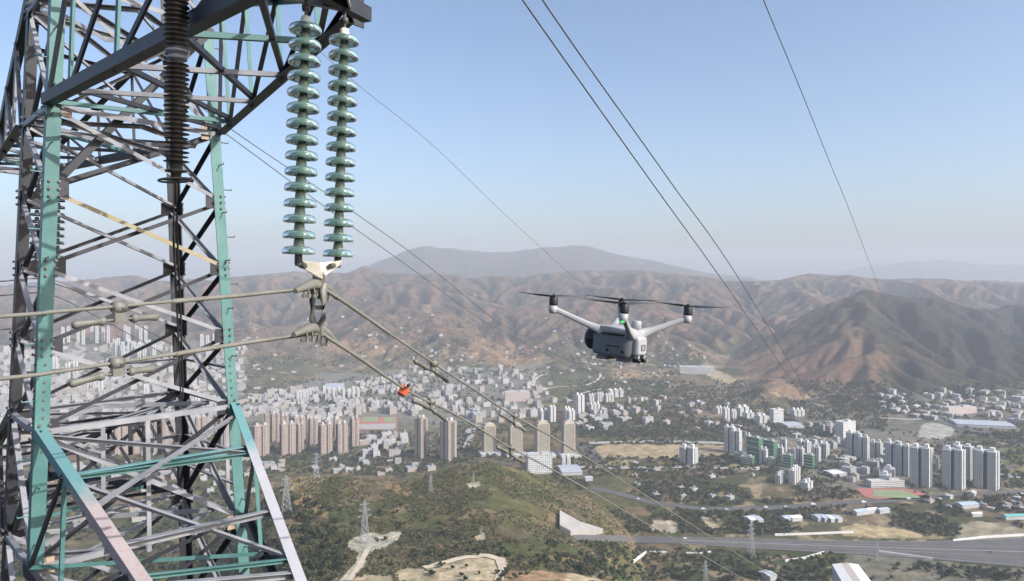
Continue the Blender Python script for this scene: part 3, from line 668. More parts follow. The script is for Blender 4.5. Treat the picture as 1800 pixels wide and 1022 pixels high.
for a in ((1490,1518,761,806,'grey','leftmost tall grey tower behind the white square roof',44,.5),(1508,1531,768,810,'grey','grey tower overlapping the leftmost tall grey tower',44,.5),(1532,1554,778,806,'grey','short grey tower between the left pair and the main group',44,.5),
 (1559,1590,779,834,'grey','left front tower of the main grey group',44,.6),(1578,1606,782,838,'grey','tower with bright bays behind the left front grey tower',44,.6),(1600,1622,786,830,'grey','rear grey tower between the two left front ones',44,.6),
 (1604,1647,787,856,'grey','large grey tower with two bright bays at the centre of the group',44,.6),(1645,1652,805,830,'grey','thin grey tower edge right of the centre tower',44,.6),(1662,1704,790,861,'grey','large grey tower front, third of the row',44,.6),
 (1680,1718,784,846,'grey','broad pale tower behind the third large one',44,.6),(1718,1765,793,861,'grey','rightmost large grey tower of the row',44,.6)):
    block(*a[:6],'apartment tower',g4,-a[6]+2,a[7]+.05)
block(1470,1509,741,770,'grid','glassy grey-blue office block behind the tall grey towers','office block',yaw=30,ratio=.5)
block(1355,1379,719,746,'slat','pale office block with horizontal stripes below the red hill','office block',yaw=20,ratio=.5)
block(1329,1351,731,747,'white','pale block left of the striped office block','block',yaw=20,ratio=.6); block(1379,1416,740,753,'shed','long cream hall right of the striped office block','hall',yaw=8,ratio=.4,name='hall')
block(1391,1417,721,733,'white','low white block behind the cream hall','block',yaw=14,ratio=.5)
for i,a in enumerate(((1257,1272,717,728),(1270,1284,718,740),(1284,1296,722,738),(1292,1320,716,732),(1306,1328,726,738))):
    block(*a,'white',('small white block at the left end of the row below the hill','taller white block, second in the row below the hill','white block in the middle of the row below the hill','broad white block behind the row below the hill','low white block at the right end of the row below the hill')[i],'block','white blocks below the red hill',25,.6)
for i,a in enumerate(((886,932,689,706),)): block(*a,'pink','long pinkish block on the slope above the office towers','block',yaw=6,ratio=.35)
for i,a in enumerate(((1033,1050,694,707),(1048,1062,692,707),(1062,1080,694,707),(1066,1098,686,699),(1035,1056,710,724))):
    block(*a,'white',('left white block of the terrace beside the high white block','second white block of the terrace','third white block of the terrace','broad white block topping the terrace by the trees','low white block below the terrace')[i],'block','white terrace blocks in mid town',18,.5)
for i,a in enumerate(((963,978,715,742),(945,966,722,741),(990,1004,718,736),(995,1012,722,742),(1185,1210,645,656))[:4]):
    block(*a,'white',('tall white block with a shaded side above the third beige tower','low white block left of it above the third beige tower','pale block just left of the high white block','white block before the high white block')[i],'block','white blocks above the beige towers',30,.6)
g5 = 'white slab towers in the hillside town'
for i in range(7):
    x = 519+i*5.6; block(x,x+6.2,690-i*1.2,706-i*2.2,'white','white slab of the stepped left row in the hillside town','slab block',g5+', left row',30,.9)
for i in range(8):
    x = 566+i*8.6; block(x,x+5.5,681+(i%3)*2,701-(i%2)*2,'white','white slab tower of the right row in the hillside town','slab block',g5+', right row',30,.9)
g6 = 'far white high-rises seen through the lattice'
for x,yt,yb in ((106,576,596),(116,574,594),(133,572,594),(142,575,597),(157,571,592),(166,574,595),(177,576,594),(186,574,596),(216,573,594),(222,576,598),(236,570,592),(243,573,595),(252,574,592)):
    block(x,x+6.5,yt,yb+8,'white','far white high-rise in the upper row seen through the lattice','high-rise',g6+', upper row',28,.7)
for x,yt,yb in ((196,597,622),(203,595,622),(211,600,624),(222,598,622),(229,601,624),(240,604,624),(249,602,622),(257,598,620),(266,602,622),(350,588,612),(360,590,612),(372,588,610),(384,590,608)):
    block(x,x+7.5,yt,yb+8,'white','far white high-rise in the lower row seen through the lattice','high-rise',g6+', lower row',28,.7)
for i,(x,yt,yb) in enumerate(((80,632,652),(90,630,652),(112,640,660),(126,636,656),(150,668,688),(170,664,690),(250,678,700),(300,668,690),(340,690,712))):
    block(x,x+10,yt,yb+6,'white','pale mid-rise block in the haze of the lattice-side town','mid-rise','mid-rise blocks seen through the lattice',28,.7)
# sheds, halls
g7 = 'sheds beyond the highway'
for a,l,y,r in (((1313,1332,905,921),'blue-grey gabled shed at the left of the shed row',60,.5),((1324,1343,903,921),'second gabled shed of the shed row',60,.5),((1375,1398,904,918),'long sloping roof shed in the middle of the row',60,.4),((1388,1412,904,917),'long shed beside the middle one',60,.4),
 ((1432,1450,902,917),'pale blue shed, first of the striped group',55,.45),((1443,1460,902,918),'pale blue shed, second of the striped group',55,.45),((1454,1471,903,919),'pale blue shed, third of the striped group',55,.45),((1466,1482,903,919),'pale blue shed, fourth of the striped group',55,.45),
 ((1500,1530,893,906),'white-roofed shed below the track',50,.4),((1522,1546,891,903),'cream-roofed shed, left in its pair',55,.4),((1542,1566,891,903),'cream-roofed shed, right in its pair',55,.4),((1686,1724,880,894),'grey gabled hall right of the small trees',12,.6),((1708,1728,899,909),'small grey-blue hall at the junction',8,.7)):
    block(*a,'shed',l,'shed',g7,y,r)
teal_r = weathered('teal_sheet_roof', (.10,.40,.38), (.14,.46,.43), .3, .6); SHEDR[0], k_ = teal_r, SHEDR[0]
block(1766,1812,902,914,'shed','teal-roofed shed at the right edge','shed',None,6,.6); SHEDR[0] = k_
SHEDR[0], k_ = SHEDR[2], SHEDR[0]
q = [gpt(1476,1012), gpt(1522,1012), gpt(1560,1062), gpt(1503,1062)]
hall = empty('hall', q[0], 'big white roof with a beige stripe at the bottom right', 'hall')
q = [V((p.x, p.y, 0)) for p in (P(1463,991,880), P(1509,991,880), P(1562,1075,775), P(1502,1075,775))]
def at2(u, v): return (q[0]*(1-u)+q[1]*u)*(1-v)+(q[3]*(1-u)+q[2]*u)*v
mb = MB(); lo = [p+V((0,0,-382)) for p in q]; mb.prism(lo, (0,0,1), 34.5); obj('wall', mb, fac['shed'], hall)
for u0, u1, m_, nm in ((0,.34,SHEDR[2],'roof'),(.34,.62,weathered('beige_sheet_roof', (.42,.37,.31), (.47,.42,.36), .3, .6),'roof_stripe'),(.62,1,SHEDR[2],'roof')):
    mb = MB(); mb.prism([V((*at2(u, v).xy, -347.4+1.6*math.sin(math.pi*u))) for u, v in ((u0,-.01),(u1,-.01),(u1,1),(u0,1))], (0,0,1), .4); obj(nm, mb, m_, hall)
block(1454,1494,824,838,'shed','white square roof beside the grey towers','hall',None,20,1.0,name='hall'); SHEDR[0] = k_
block(1536,1592,830,848,'grey','long low grey block before the main grey towers','block',None,56,.25); block(1528,1592,846,857,'slat','long low building by the running track','building',None,6,.25)
block(1340,1368,1000,1022,'shed','grey roofed hut on the sandy ledge at the bottom','hut',None,30,.8,name='hut')
block(1027,1042,836,846,'shed','small blue-roofed house in the scrub below the wide road','house',None,12,.8,name='house')
block(1196,1256,645,658,'slat','curved pale hall on the far sandy terrace','hall',None,-8,.3,name='hall')
block(556,598,672,688,'shed','broad ochre hall above the white hillside town','hall',None,8,.5,name='hall')
block(1660,1722,716,728,'pink','row of cream flats below the dark spur','block',None,14,.25)
block(1690,1790,737,752,'shed','long low blue-roofed hall at the right side of the valley','hall',None,-14,.2,name='hall')
# ------------------------------------------------------------------ small houses: nearest as objects, the rest as one mass
FOOTA = np.array(FOOT)
def free(x, y, pad=0):
    return np.all(np.hypot(FOOTA[:,0]-x, FOOTA[:,1]-y) > FOOTA[:,2]+pad)
REG = [  # polygon, count, width range, height range, label, group, category
 ([(0,800),(478,800),(470,870),(330,900),(0,985)], 85, (11,20), (5,9), 'white-roofed village house in the green flats seen through the lattice', 'village houses under the tower', 'house'),
 ([(432,808),(780,812),(760,836),(540,834),(432,850)], 26, (10,22), (5,10), 'pale low building in the trees between the brown towers and the hill', 'low buildings behind the hill', 'building'),
 ([(640,772),(722,764),(718,800),(640,806)], 16, (14,26), (10,22), 'pinkish grey block between the stadium and the slender towers', 'blocks below the stadium', 'block'),
 ([(1470,800),(1560,800),(1600,850),(1500,850),(1440,830)], 22, (13,26), (8,16), 'grey low block in front of the tall grey towers', 'low blocks before the grey towers', 'block'),
 ([(1384,752),(1560,748),(1600,776),(1560,800),(1440,785),(1390,772)], 56, (13,24), (9,20), 'greyish town block behind the building site', 'town blocks behind the building site', 'block'),
 ([(1040,812),(1330,806),(1330,880),(1100,880)], 14, (9,15), (4,7), 'small hut in the scrub below the sandy lot', 'huts in the scrub', 'hut'),
 ([(1640,868),(1790,872),(1800,900),(1620,900)], 12, (10,18), (4,7), 'small depot building beside the main road', 'depot buildings by the road', 'building'),
 ([(960,700),(1165,700),(1165,745),(1030,760),(970,745)], 42, (13,28), (7,17), 'white block in the middle of town among trees', 'mid-town white blocks', 'block'),
 ([(700,640),(960,660),(960,740),(850,745),(700,700)], 120, (12,24), (8,20), 'white or pinkish town block right of the orange tag', 'town blocks behind the conductors', 'block'),
 ([(430,700),(500,690),(700,664),(760,700),(730,735),(640,728),(560,742),(432,736)], 400, (13,24), (8,19), 'white block of the dense hillside town', 'dense hillside town', 'block'),
 ([(0,615),(432,600),(430,730),(330,790),(0,800)], 780, (15,28), (8,24), 'block of the hazy city seen through the lattice', 'hazy city blocks behind the lattice', 'block'),
 ([(1540,690),(1800,690),(1800,760),(1690,740),(1560,735)], 80, (14,34), (6,14), 'pale hall or block in the valley under the dark spur', 'valley blocks on the right', 'block'),
 ([(1170,700),(1350,712),(1350,760),(1170,760)], 24, (12,22), (5,10), 'small white house in the wooded slope below the red hill', 'houses below the red hill', 'house'),
 ([(640,600),(1240,600),(1240,700),(960,690),(700,650)], 75, (10,22), (4,8), 'white farmhouse scattered over the far slopes', 'far scattered houses', 'house'),
 ([(430,560),(900,545),(1250,600),(640,640),(430,690)], 45, (12,24), (4,8), 'tiny white house on the far brown hills', 'far hill houses', 'house'),
]
WALLC = [(.48,.46,.43),(.38,.36,.34),(.37,.31,.27),(.31,.32,.33),(.48,.47,.455),(.38,.335,.285)]
ROOFC = [(.30,.29,.285),(.42,.41,.40),(.45,.45,.44),(.24,.28,.33),(.33,.25,.21),(.36,.37,.385)]
hm, nt, b = nodes('town_block', .8)
tc = nt.nodes.new('ShaderNodeTexCoord'); sp = nt.nodes.new('ShaderNodeSeparateXYZ'); nt.links.new(tc.outputs['Object'], sp.inputs[0])
at = N(nt, 'ShaderNodeAttribute', attribute_name='tint')
fz = math_(nt, 'FRACT', math_(nt, 'DIVIDE', sp.outputs[2], 3.1)); wn = math_(nt, 'LESS_THAN', math_(nt, 'ABSOLUTE', math_(nt, 'SUBTRACT', fz, .5)), .22)
fx = math_(nt, 'FRACT', math_(nt, 'DIVIDE', math_(nt, 'ADD', sp.outputs[0], sp.outputs[1]), 3.3)); wn = math_(nt, 'MULTIPLY', wn, math_(nt, 'LESS_THAN', math_(nt, 'ABSOLUTE', math_(nt, 'SUBTRACT', fx, .5)), .28))
sn = nt.nodes.new('ShaderNodeSeparateXYZ'); nt.links.new(tc.outputs['Normal'], sn.inputs[0])
wn = math_(nt, 'MULTIPLY', wn, math_(nt, 'LESS_THAN', math_(nt, 'ABSOLUTE', sn.outputs[2]), .5))
cc = mixc(nt, wn, at.outputs['Color'], (.17,.175,.19)); cc = mixc(nt, ramp(nt, noise(nt, .25, 4), .3, .75), cc, mixc(nt, .35, cc, (.25,.24,.22)))
nt.links.new(cc, b.inputs['Base Color'])
def house_geo(w, d, h, kind, wc, rc):
    """verts, faces, colours of one house round the origin"""
    vs, fs, cs = [], [], []
    def bx(x, y, w, d, z0, z1, c, ct):
        o = len(vs)
        for z in (z0, z1):
            vs.extend([(x-w/2,y-d/2,z),(x+w/2,y-d/2,z),(x+w/2,y+d/2,z),(x-w/2,y+d/2,z)]); cs.extend([c]*4)
        vs.extend([(x-w/2,y-d/2,z1),(x+w/2,y-d/2,z1),(x+w/2,y+d/2,z1),(x-w/2,y+d/2,z1)]); cs.extend([ct]*4)
        fs.extend([(o,o+1,o+5,o+4),(o+1,o+2,o+6,o+5),(o+2,o+3,o+7,o+6),(o+3,o,o+4,o+7),(o+8,o+9,o+10,o+11)])
    if kind == 0:
        bx(0,0,w,d,-4,h,wc,rc); bx(w*.22,d*.1,w*.24,d*.3,h,h+2.6,wc,rc)
    elif kind == 1:
        bx(-w*.2,0,w*.6,d,-4,h,wc,rc); bx(w*.3,d*.05,w*.4,d*.8,-4,h*.72,wc,rc); bx(-w*.3,0,w*.2,d*.25,h,h+2.4,wc,rc)
    else:
        bx(0,0,w,d,-4,h*.75,wc,wc); o = len(vs); e = .5
        vs.extend([(-w/2-e,-d/2-e,h*.75),(w/2+e,-d/2-e,h*.75),(w/2+e,d/2+e,h*.75),(-w/2-e,d/2+e,h*.75),(-w/2-e,0,h*1.05),(w/2+e,0,h*1.05)]); cs.extend([rc]*6)
        fs.extend([(o,o+1,o+5,o+4),(o+2,o+3,o+4,o+5),(o+1,o+2,o+5,o+5),(o+3,o,o+4,o+4)])
    return vs, fs, cs
def sample(poly, n):
    a = np.array(poly); lo, hi = a.min(0), a.max(0); out = []
    while sum(len(o) for o in out) < n:
        q = lo+(hi-lo)*rng.random((n*2, 2)); out.append(q[inpoly(q[:,0], q[:,1], poly)])
    return np.concatenate(out)[:n]
HS = []
for ri, (poly, n, wr, hr, lab, grp, cat) in enumerate(REG):
    q = sample(poly, int(n*2.2)); g = ground(q[:,0], q[:,1]); near = []; left = n
    for (x, y, z) in g:
        w = wr[0]+(wr[1]-wr[0])*rng.random()**1.5; d = w*(.5+.4*rng.random()); h = hr[0]+(hr[1]-hr[0])*rng.random()**1.4
        if cat in ('block',) and n > 40 and fbm(np.array([x/110]), np.array([y/190]), 151, 2)[0] < .39: continue
        if left == 0 or not free(x, y, 4) or any((x-a)**2+(y-b)**2 < ((w+c)*.48)**2 for a, b, c in near): continue
        near.append((x, y, w)); left -= 1
        yaw = math.radians((24 if x < 300 else 40)+rng.choice([0, 0, 0, 90])+rng.normal()*3)
        HS.append((w*h/y/y, x, y, z, w, d, h, yaw, int(rng.choice([0,0,1,2] if h < 9 else [0,0,1])), int(rng.integers(6)), int(rng.integers(6)), ri))
HS.sort(reverse=True)
PROTO = {}
def house_mesh(k, wi, ro):
    key = (k, wi, ro)
    if key not in PROTO:
        vs, fs, cs = house_geo(18, 12, 12, k, WALLC[wi], ROOFC[ro])
        me = bpy.data.meshes.new('house'); me.from_pydata(vs, [], [tuple(dict.fromkeys(f)) for f in fs]); me.materials.append(hm)
        a_ = me.attributes.new('tint', 'FLOAT_COLOR', 'POINT'); a_.data.foreach_set('color', np.array([(*c, 1) for c in cs], np.float32).ravel()); me.update()
        PROTO[key] = me
    return PROTO[key]
rest = ([], [], []); NH = {'house': 'house', 'building': 'low_building', 'block': 'town_block', 'hut': 'hut'}; KN = {}
for (s, x, y, z, w, d, h, yaw, k, wi, ro, ri) in HS:
    cat = REG[ri][6]; KN[cat] = KN.get(cat, 0)+1
    if sum(KN.values()) <= 290:
        o = bpy.data.objects.new(NH[cat], house_mesh(k, wi, ro)); C.objects.link(o)
        o.location = (x, y, z); o.rotation_euler = (0, 0, yaw); o.scale = (w/18, d/12, h/12)
        tag(o, REG[ri][4], cat, REG[ri][5])
    else:
        vs, fs, cs = house_geo(w, d, h, k, WALLC[wi], ROOFC[ro]); o = len(rest[0]); c_, s_ = math.cos(yaw), math.sin(yaw)
        rest[0].extend([(x+a*c_-b_*s_, y+a*s_+b_*c_, z+e) for a, b_, e in vs])
        rest[1].extend([tuple(i+o for i in dict.fromkeys(f)) for f in fs]); rest[2].extend(cs)
me = bpy.data.meshes.new('distant_town'); me.from_pydata(rest[0], [], rest[1]); me.materials.append(hm)
a_ = me.attributes.new('tint', 'FLOAT_COLOR', 'POINT'); a_.data.foreach_set('color', np.concatenate([np.array(rest[2]), np.ones((len(rest[2]),1))], 1).astype(np.float32).ravel()); me.update()
o = bpy.data.objects.new('distant_town', me); C.objects.link(o); tag(o, 'mass of small white and grey blocks across the hazy valley', None, None, 'stuff')

# ------------------------------------------------------------------ vegetation
lm, nt, b = nodes('foliage', .85)
at = N(nt, 'ShaderNodeAttribute', attribute_name='tint'); oi = nt.nodes.new('ShaderNodeObjectInfo')
hv = nt.nodes.new('ShaderNodeHueSaturation'); nt.links.new(at.outputs['Color'], hv.inputs['Color'])
nt.links.new(ramp(nt, oi.outputs['Random'], -2.0, 1.3), hv.inputs['Value']); nt.links.new(ramp(nt, noise(nt, .6, 3), -2.4, .85), hv.inputs['Saturation'])
nt.links.new(hv.outputs[0], b.inputs['Base Color']); b.inputs['Specular IOR Level'].default_value = .15
hv.inputs['Value'].default_value = 1
bark = weathered('bark', (.10,.08,.06), (.16,.13,.10), 3, .9)
def tufts(cx, cy, cz, R, H, n, size, base):
    """leaf clusters as loose triangles spread through crowns; arrays of crown centres and radii"""
    m = len(cx); d = rng.normal(size=(m, n, 3)); d /= np.linalg.norm(d, axis=2, keepdims=True); d[:,:,2] = np.abs(d[:,:,2])*1.1-.25
    lump = .72+.42*np.sin(d[:,:,0]*3.1+rng.random((m,1))*6)*np.sin(d[:,:,1]*3.3+rng.random((m,1))*6)
    r = (.45+.55*rng.random((m, n))**.5)*lump
    c = np.stack([cx[:,None]+d[:,:,0]*r*R[:,None], cy[:,None]+d[:,:,1]*r*R[:,None], cz[:,None]+(.36+d[:,:,2]*r*.55)*H[:,None]], -1)
    a = rng.normal(size=(m, n, 3)); a = a-d*(a*d).sum(2, keepdims=True)*.6; a /= np.linalg.norm(a, axis=2, keepdims=True)
    e = np.cross(a, d+rng.normal(size=d.shape)*.45); e /= np.linalg.norm(e, axis=2, keepdims=True)
    sz = (size*(.6+.8*rng.random((m, n))))[..., None]*R[:,None,None]
    v = np.stack([c-a*sz-e*sz*.7, c+a*sz-e*sz*.6, c+e*sz*1.1], 2)
    col = base[:,None,:]*(.72+.56*rng.random((m, n, 1)))*np.array([1+.0, 1, 1])
    return v.reshape(-1, 3), np.repeat(col, 3, axis=1).reshape(-1, 3)
GC = np.array([(.050,.068,.030),(.066,.082,.036),(.085,.092,.042),(.042,.060,.034),(.105,.098,.048),(.060,.066,.046),(.150,.140,.070),(.140,.118,.078),(.115,.122,.054)])
NOT = [HT+HB[::-1], [(1040,860),(1150,880),(1240,890),(1350,888),(1460,880),(1560,875),(1690,862),(1800,858),(1800,870),(1690,875),(1560,887),(1460,892),(1350,900),(1240,902),(1150,892),(1040,868)],
  [(1500,856),(1640,870),(1645,880),(1515,882)], [(626,730),(700,728),(700,760),(626,760)], [(975,900),(1065,938),(1010,955)]]+[p[0] for p in PATCH if p[1].sum() > .8 and p[2] >= .85]
def scatter(poly, n, hr, tone, thin=None):
    q = sample(poly, n); ok = np.ones(len(q), bool)
    for p in NOT: ok &= ~inpoly(q[:,0], q[:,1], p)
    if thin:
        g0 = ground(q[:,0], q[:,1]); ok &= fbm(g0[:,0]/thin[0], g0[:,1]/thin[0], 131, 3) > thin[1]
    q = q[ok]; g = ground(q[:,0], q[:,1])
    ok = np.array([free(x, y, -3) for x, y, z in g], bool) if len(g) else []
    g = g[ok]; h = hr[0]+(hr[1]-hr[0])*rng.random(len(g))**1.6
    return g, h, GC[rng.choice(len(GC), len(g), p=tone)]
TV = [0.2,.22,.15,.2,.05,.1,.03,.02,.03]; TD = [.02,.03,.11,.01,.17,.02,.25,.17,.22]; TG = [.25,.25,.1,.35,0,.05,0,0,0]
SCAT = [  # polygon, count, height range, tone, clumping
 ([(430,800),(1100,815),(1800,775),(1800,945),(1100,938),(960,830),(850,806),(700,842),(540,834),(430,862)], 6500, (4,9), TV, (90,.41)),
 ([(430,745),(1280,740),(1280,812),(430,812)], 2600, (5,10), TV, (90,.38)),
 ([(1000,670),(1560,670),(1560,770),(1000,770)], 5200, (5,10), TV, (110,.36)),
 ([(430,560),(1300,560),(1160,700),(430,720)], 4200, (6,12), TV, (140,.45)),
 ([(0,640),(430,640),(430,820),(0,820)], 1000, (6,11), TV, (120,.5)),
 ([(0,810),(470,806),(480,900),(460,1022),(0,1022)], 2200, (4,9), TG, (60,.42)),
 ([(440,866),(540,838),(640,840),(780,824),(860,810),(1000,850),(1150,935),(1060,1000),(990,1022),(480,1022)], 13000, (1.0,3.0), TD, (38,.36)),
 ([(960,950),(1350,975),(1800,1004),(1800,1022),(980,1022)], 1300, (3,7), TG, (40,.40)),
 ([(1400,690),(1560,700),(1800,660),(1800,780),(1560,745)], 1500, (6,11), TV, (120,.46)),
 ([(1540,755),(1800,770),(1800,860),(1600,860)], 420, (5,9), TV, (80,.45)),
]
va, ca = [], []
for poly, n, hr, tone, thin in SCAT:
    g, h, bc = scatter(poly, n, hr, tone, thin)
    nearer = hr[1] < 4
    v, c = tufts(g[:,0], g[:,1], g[:,2], h*(.75 if nearer else .6), h, 36 if nearer else 44, .26, bc); va.append(v); ca.append(c)
v = np.concatenate(va); c = np.concatenate(ca)
o = npmesh('woodland', v, np.arange(len(v)).reshape(-1, 3), 3, lm, c); tag(o, 'scrub and small trees covering the valley and the dry hills', None, None, 'stuff')
def tree_proto(R, H, n, base, sz=.13):
    v, c = tufts(np.zeros(9)+rng.normal(size=9)*R*.38, rng.normal(size=9)*R*.38, H*.16+rng.random(9)*H*.34, R*(.42+.25*rng.random(9)), H*(.36+.22*rng.random(9)), n//9, sz*2.2, np.tile(base, (9,1)))
    o = npmesh('crown', v, np.arange(len(v)).reshape(-1, 3), 3, lm, c)
    mb = MB(); mb.tube([(0,0,-.6),(.1,0,H*.2),(.0,.1,H*.55)], [H*.035,H*.026,H*.012], 7)
    for k in range(4):
        a = k*1.6+.3; mb.tube([(.08,0,H*.24+.04*k*H),(math.cos(a)*R*.5,math.sin(a)*R*.5,H*(.5+.05*k))], [H*.016,H*.006], 5)
    t = obj('trunk', mb, bark, None, True)
    return o, t
PT = [tree_proto(3.2, 7.0, 700, np.array(c)) for c in ((.046,.066,.030),(.058,.078,.034),(.078,.090,.036),(.040,.056,.032))]
PY = [tree_proto(3.0, 6.5, 700, np.array(c)) for c in ((.30,.20,.04),(.20,.17,.045))]
firstt = set()
def plant(px, py, h, pr, name, label, group):
    g = gpt(px, py)
    r = empty(name, g, label, 'tree', group, rng.random()*6.28)
    for p in pr:
        q = p if p.name not in firstt else p.copy()
        if p.name in firstt: C.objects.link(q)
        else: firstt.add(p.name)
        q.parent = r
    s = h/7.0; r.scale = (s*(.85+.4*rng.random()), s*(.85+.4*rng.random()), s)
TZ = [
 ([(470,930),(520,880),(560,885),(600,930),(620,980),(600,1022),(500,1022)], 95, (6,10), 'broadleaf_tree', 'dark green tree in the grove beside the tower leg', 'grove on the hillside left of the pylon platform', PT),
 ([(560,895),(640,900),(700,870),(760,900),(820,930),(860,975),(760,985),(690,960)], 55, (3.2,5.5), 'shrub_tree', 'rounded olive bush on the hillside above the sandy track', 'bushes on the near hillside', PT),
 ([(660,965),(760,965),(830,995),(980,1015),(900,1022),(660,1022)], 30, (3,5), 'shrub_tree', 'bush on the rim of the sandy track at the bottom', 'bushes by the sandy track', PT),
 ([(1100,985),(1330,992),(1330,1022),(1000,1022),(1040,990)], 50, (4,7.5), 'broadleaf_tree', 'green tree in the wood at the bottom below the white walls', 'wood below the white walls', PT),
 ([(1400,985),(1462,972),(1480,1022),(1400,1022)], 14, (5,8.5), 'broadleaf_tree', 'dark tree left of the big white striped roof', 'trees by the white striped roof', PT),
 ([(1545,988),(1640,990),(1760,1008),(1800,1018),(1700,1022),(1560,1006)], 34, (4.5,7.5), 'broadleaf_tree', 'tree of the row along the near side of the highway', 'tree row by the highway', PT),
 ([(860,960),(1000,965),(1010,1000),(900,1000)], 30, (3.5,6), 'broadleaf_tree', 'green tree on the hill foot beside the highway cutting', 'trees at the hill foot', PT),
]
for poly, n, hr, nm, lab, grp, pr in TZ:
    for x, y in sample(poly, n): plant(x, y, hr[0]+(hr[1]-hr[0])*rng.random(), pr[int(rng.integers(len(pr)))], nm, lab, grp)
for x, y, h, k in ((1440,983,8,0),(1448,979,8,0),(1433,990,7,0),(1456,984,7,1),(1452,992,7,0)): plant(x, y, h, PY[k], 'autumn_tree', 'yellow autumn tree at the end of the straight white wall', 'yellow trees by the white wall')
for p in PT+PY:
    for q in p:
        if q.name not in firstt: bpy.data.objects.remove(q)

# ------------------------------------------------------------------ far pylons, cars
pyl = weathered('far_pylon_steel', (.28,.30,.32), (.36,.38,.40), .5, .5)
def pylon(px, yb, yt, label, arms=3, w=.10, yaw=.5):
    g = gpt(px, yb); H = (yb-yt)/F*g.y; mb = MB(); th = H*.0058
    ax = V((math.cos(yaw), math.sin(yaw), 0)); ay = V((-ax.y, ax.x, 0))
    def hw(t): return H*w*(1-t)**1.15*.9+H*.012
    lv = [0,.16,.30,.43,.55,.66,.76,.85,.93,1]; cn = [(1,1),(1,-1),(-1,-1),(-1,1)]
    def pt(t, c): return g+ax*c[0]*hw(t)+ay*c[1]*hw(t)+V((0,0,H*t))
    for c in cn: mb.tube([pt(t, c) for t in lv], th, 4)
    for a, b_ in zip(lv[:-1], lv[1:]):
        for i in range(4):
            c, d = cn[i], cn[(i+1) % 4]; mb.tube([pt(a, c), pt(b_, d)], th*.6, 3); mb.tube([pt(a, d), pt(b_, c)], th*.6, 3); mb.tube([pt(b_, c), pt(b_, d)], th*.5, 3)
    leg = obj('far_pylon', mb, pyl)
    for i in range(arms):
        t = .62+.14*i; L = H*(.17-.03*i)
        for s in (-1, 1):
            mb = MB()
            for c in (-1, 1): mb.tube([g+ax*s*hw(t)+ay*c*hw(t)+V((0,0,H*t)), g+ax*s*L+V((0,0,H*(t+.012)))], th*.7, 3)
            mb.tube([g+ax*s*hw(t+.06)+V((0,0,H*(t+.06))), g+ax*s*L+V((0,0,H*(t+.012)))], th*.7, 3)
            obj('crossarm', mb, pyl, leg)
    for c in cn: mb = MB(); mb.box(pt(0, c), (1.2,1.2,1.0)); obj('footing', mb, concrete, leg)
    tag(leg, label, 'pylon', 'small pylons on the hills')
pylon(641, 955, 880, 'small lattice pylon standing on the round paved platform')
pylon(503, 905, 836, 'broad pale pylon on the slope next to the splayed tower leg', 3, .13)
pylon(556, 840, 795, 'thin pylon on the hill crest before the brown towers', 3, .10)
pylon(757, 866, 833, 'thin pylon on the saddle of the hill', 2)
pylon(832, 852, 832, 'tiny pylon on the pale patch under the green crest', 2)
pylon(846, 948, 925, 'tiny pylon on the sandy patch of the hillside', 2)
pylon(1320, 978, 918, 'hazy pylon standing in front of the highway', 3, .09)
pylon(1240, 1030, 985, 'pale pylon in the wood at the bottom edge', 3, .10)
pylon(1541, 985, 949, 'thin steel mast at the near highway edge', 2, .05)
carm = [weathered('white_car_paint', (.75,.75,.75), (.80,.80,.80), 1, .3), weathered('dark_car_paint', (.05,.05,.06), (.07,.07,.08), 1, .3), weathered('silver_car_paint', (.45,.46,.47), (.5,.5,.52), 1, .3)]
def carbuild(px, py, label, L=4.6, mi=0, yaw=.05, h=1.5, name='car', cat='car'):
    g = gpt(px, py)+V((0,0,.65)); r = empty(name, g, label, cat, 'vehicles on the roads', yaw); mb = MB(); w = 1.85 if h < 2 else 2.5
    mb.box((0,0,.3+h*.25), (L,w,h*.5)); mb.add([(-L*.36,-w/2+.05,.3+h*.5),(L*.22,-w/2+.05,.3+h*.5),(L*.22,w/2-.05,.3+h*.5),(-L*.36,w/2-.05,.3+h*.5),(-L*.30,-w/2+.15,h),(L*.10,-w/2+.15,h),(L*.10,w/2-.15,h),(-L*.30,w/2-.15,h)], [(0,1,5,4),(1,2,6,5),(2,3,7,6),(3,0,4,7),(4,5,6,7)])
    obj('body', mb, carm[mi], r, True)
    for sx in (-1, 1):
        for sy in (-1, 1):
            mb = MB(); mb.lathe((sx*L*.31,sy*w*.45-.1,.32), (0,1,0), [(0,0),(.32,0),(.32,.2),(0,.2)], 10); obj('wheel', mb, black_m, r, True)
for a in ((1122,878,'white car at the left end of the main road',0,4.8,1.5),(1236,896,'white van on the dip of the main road',0,6,2.4),(1277,897,'silver van right of the dip of the main road',2,6,2.4),(1346,893,'white van on the middle of the main road',0,6,2.4),(1381,892,'white car past the middle of the main road',0,5,1.6),
  (1429,888,'white truck on the main road before the sheds',0,8,3),(1518,884,'white lorry on the main road below the running track',0,8,3),(1597,878,'white van passing the right end of the running track',0,6.5,2.6),(1796,870,'white van at the far right of the main road',0,6.5,2.6),(1204,948,'white car on the far lanes of the highway',0,5,1.6),(1740,972,'dark car on the near lanes of the wide highway',1,5,1.6)):
    carbuild(a[0], a[1], a[2], a[4], a[3], .04, a[5], 'van' if a[5] > 2 else 'car', 'van' if a[5] > 2 else 'car')
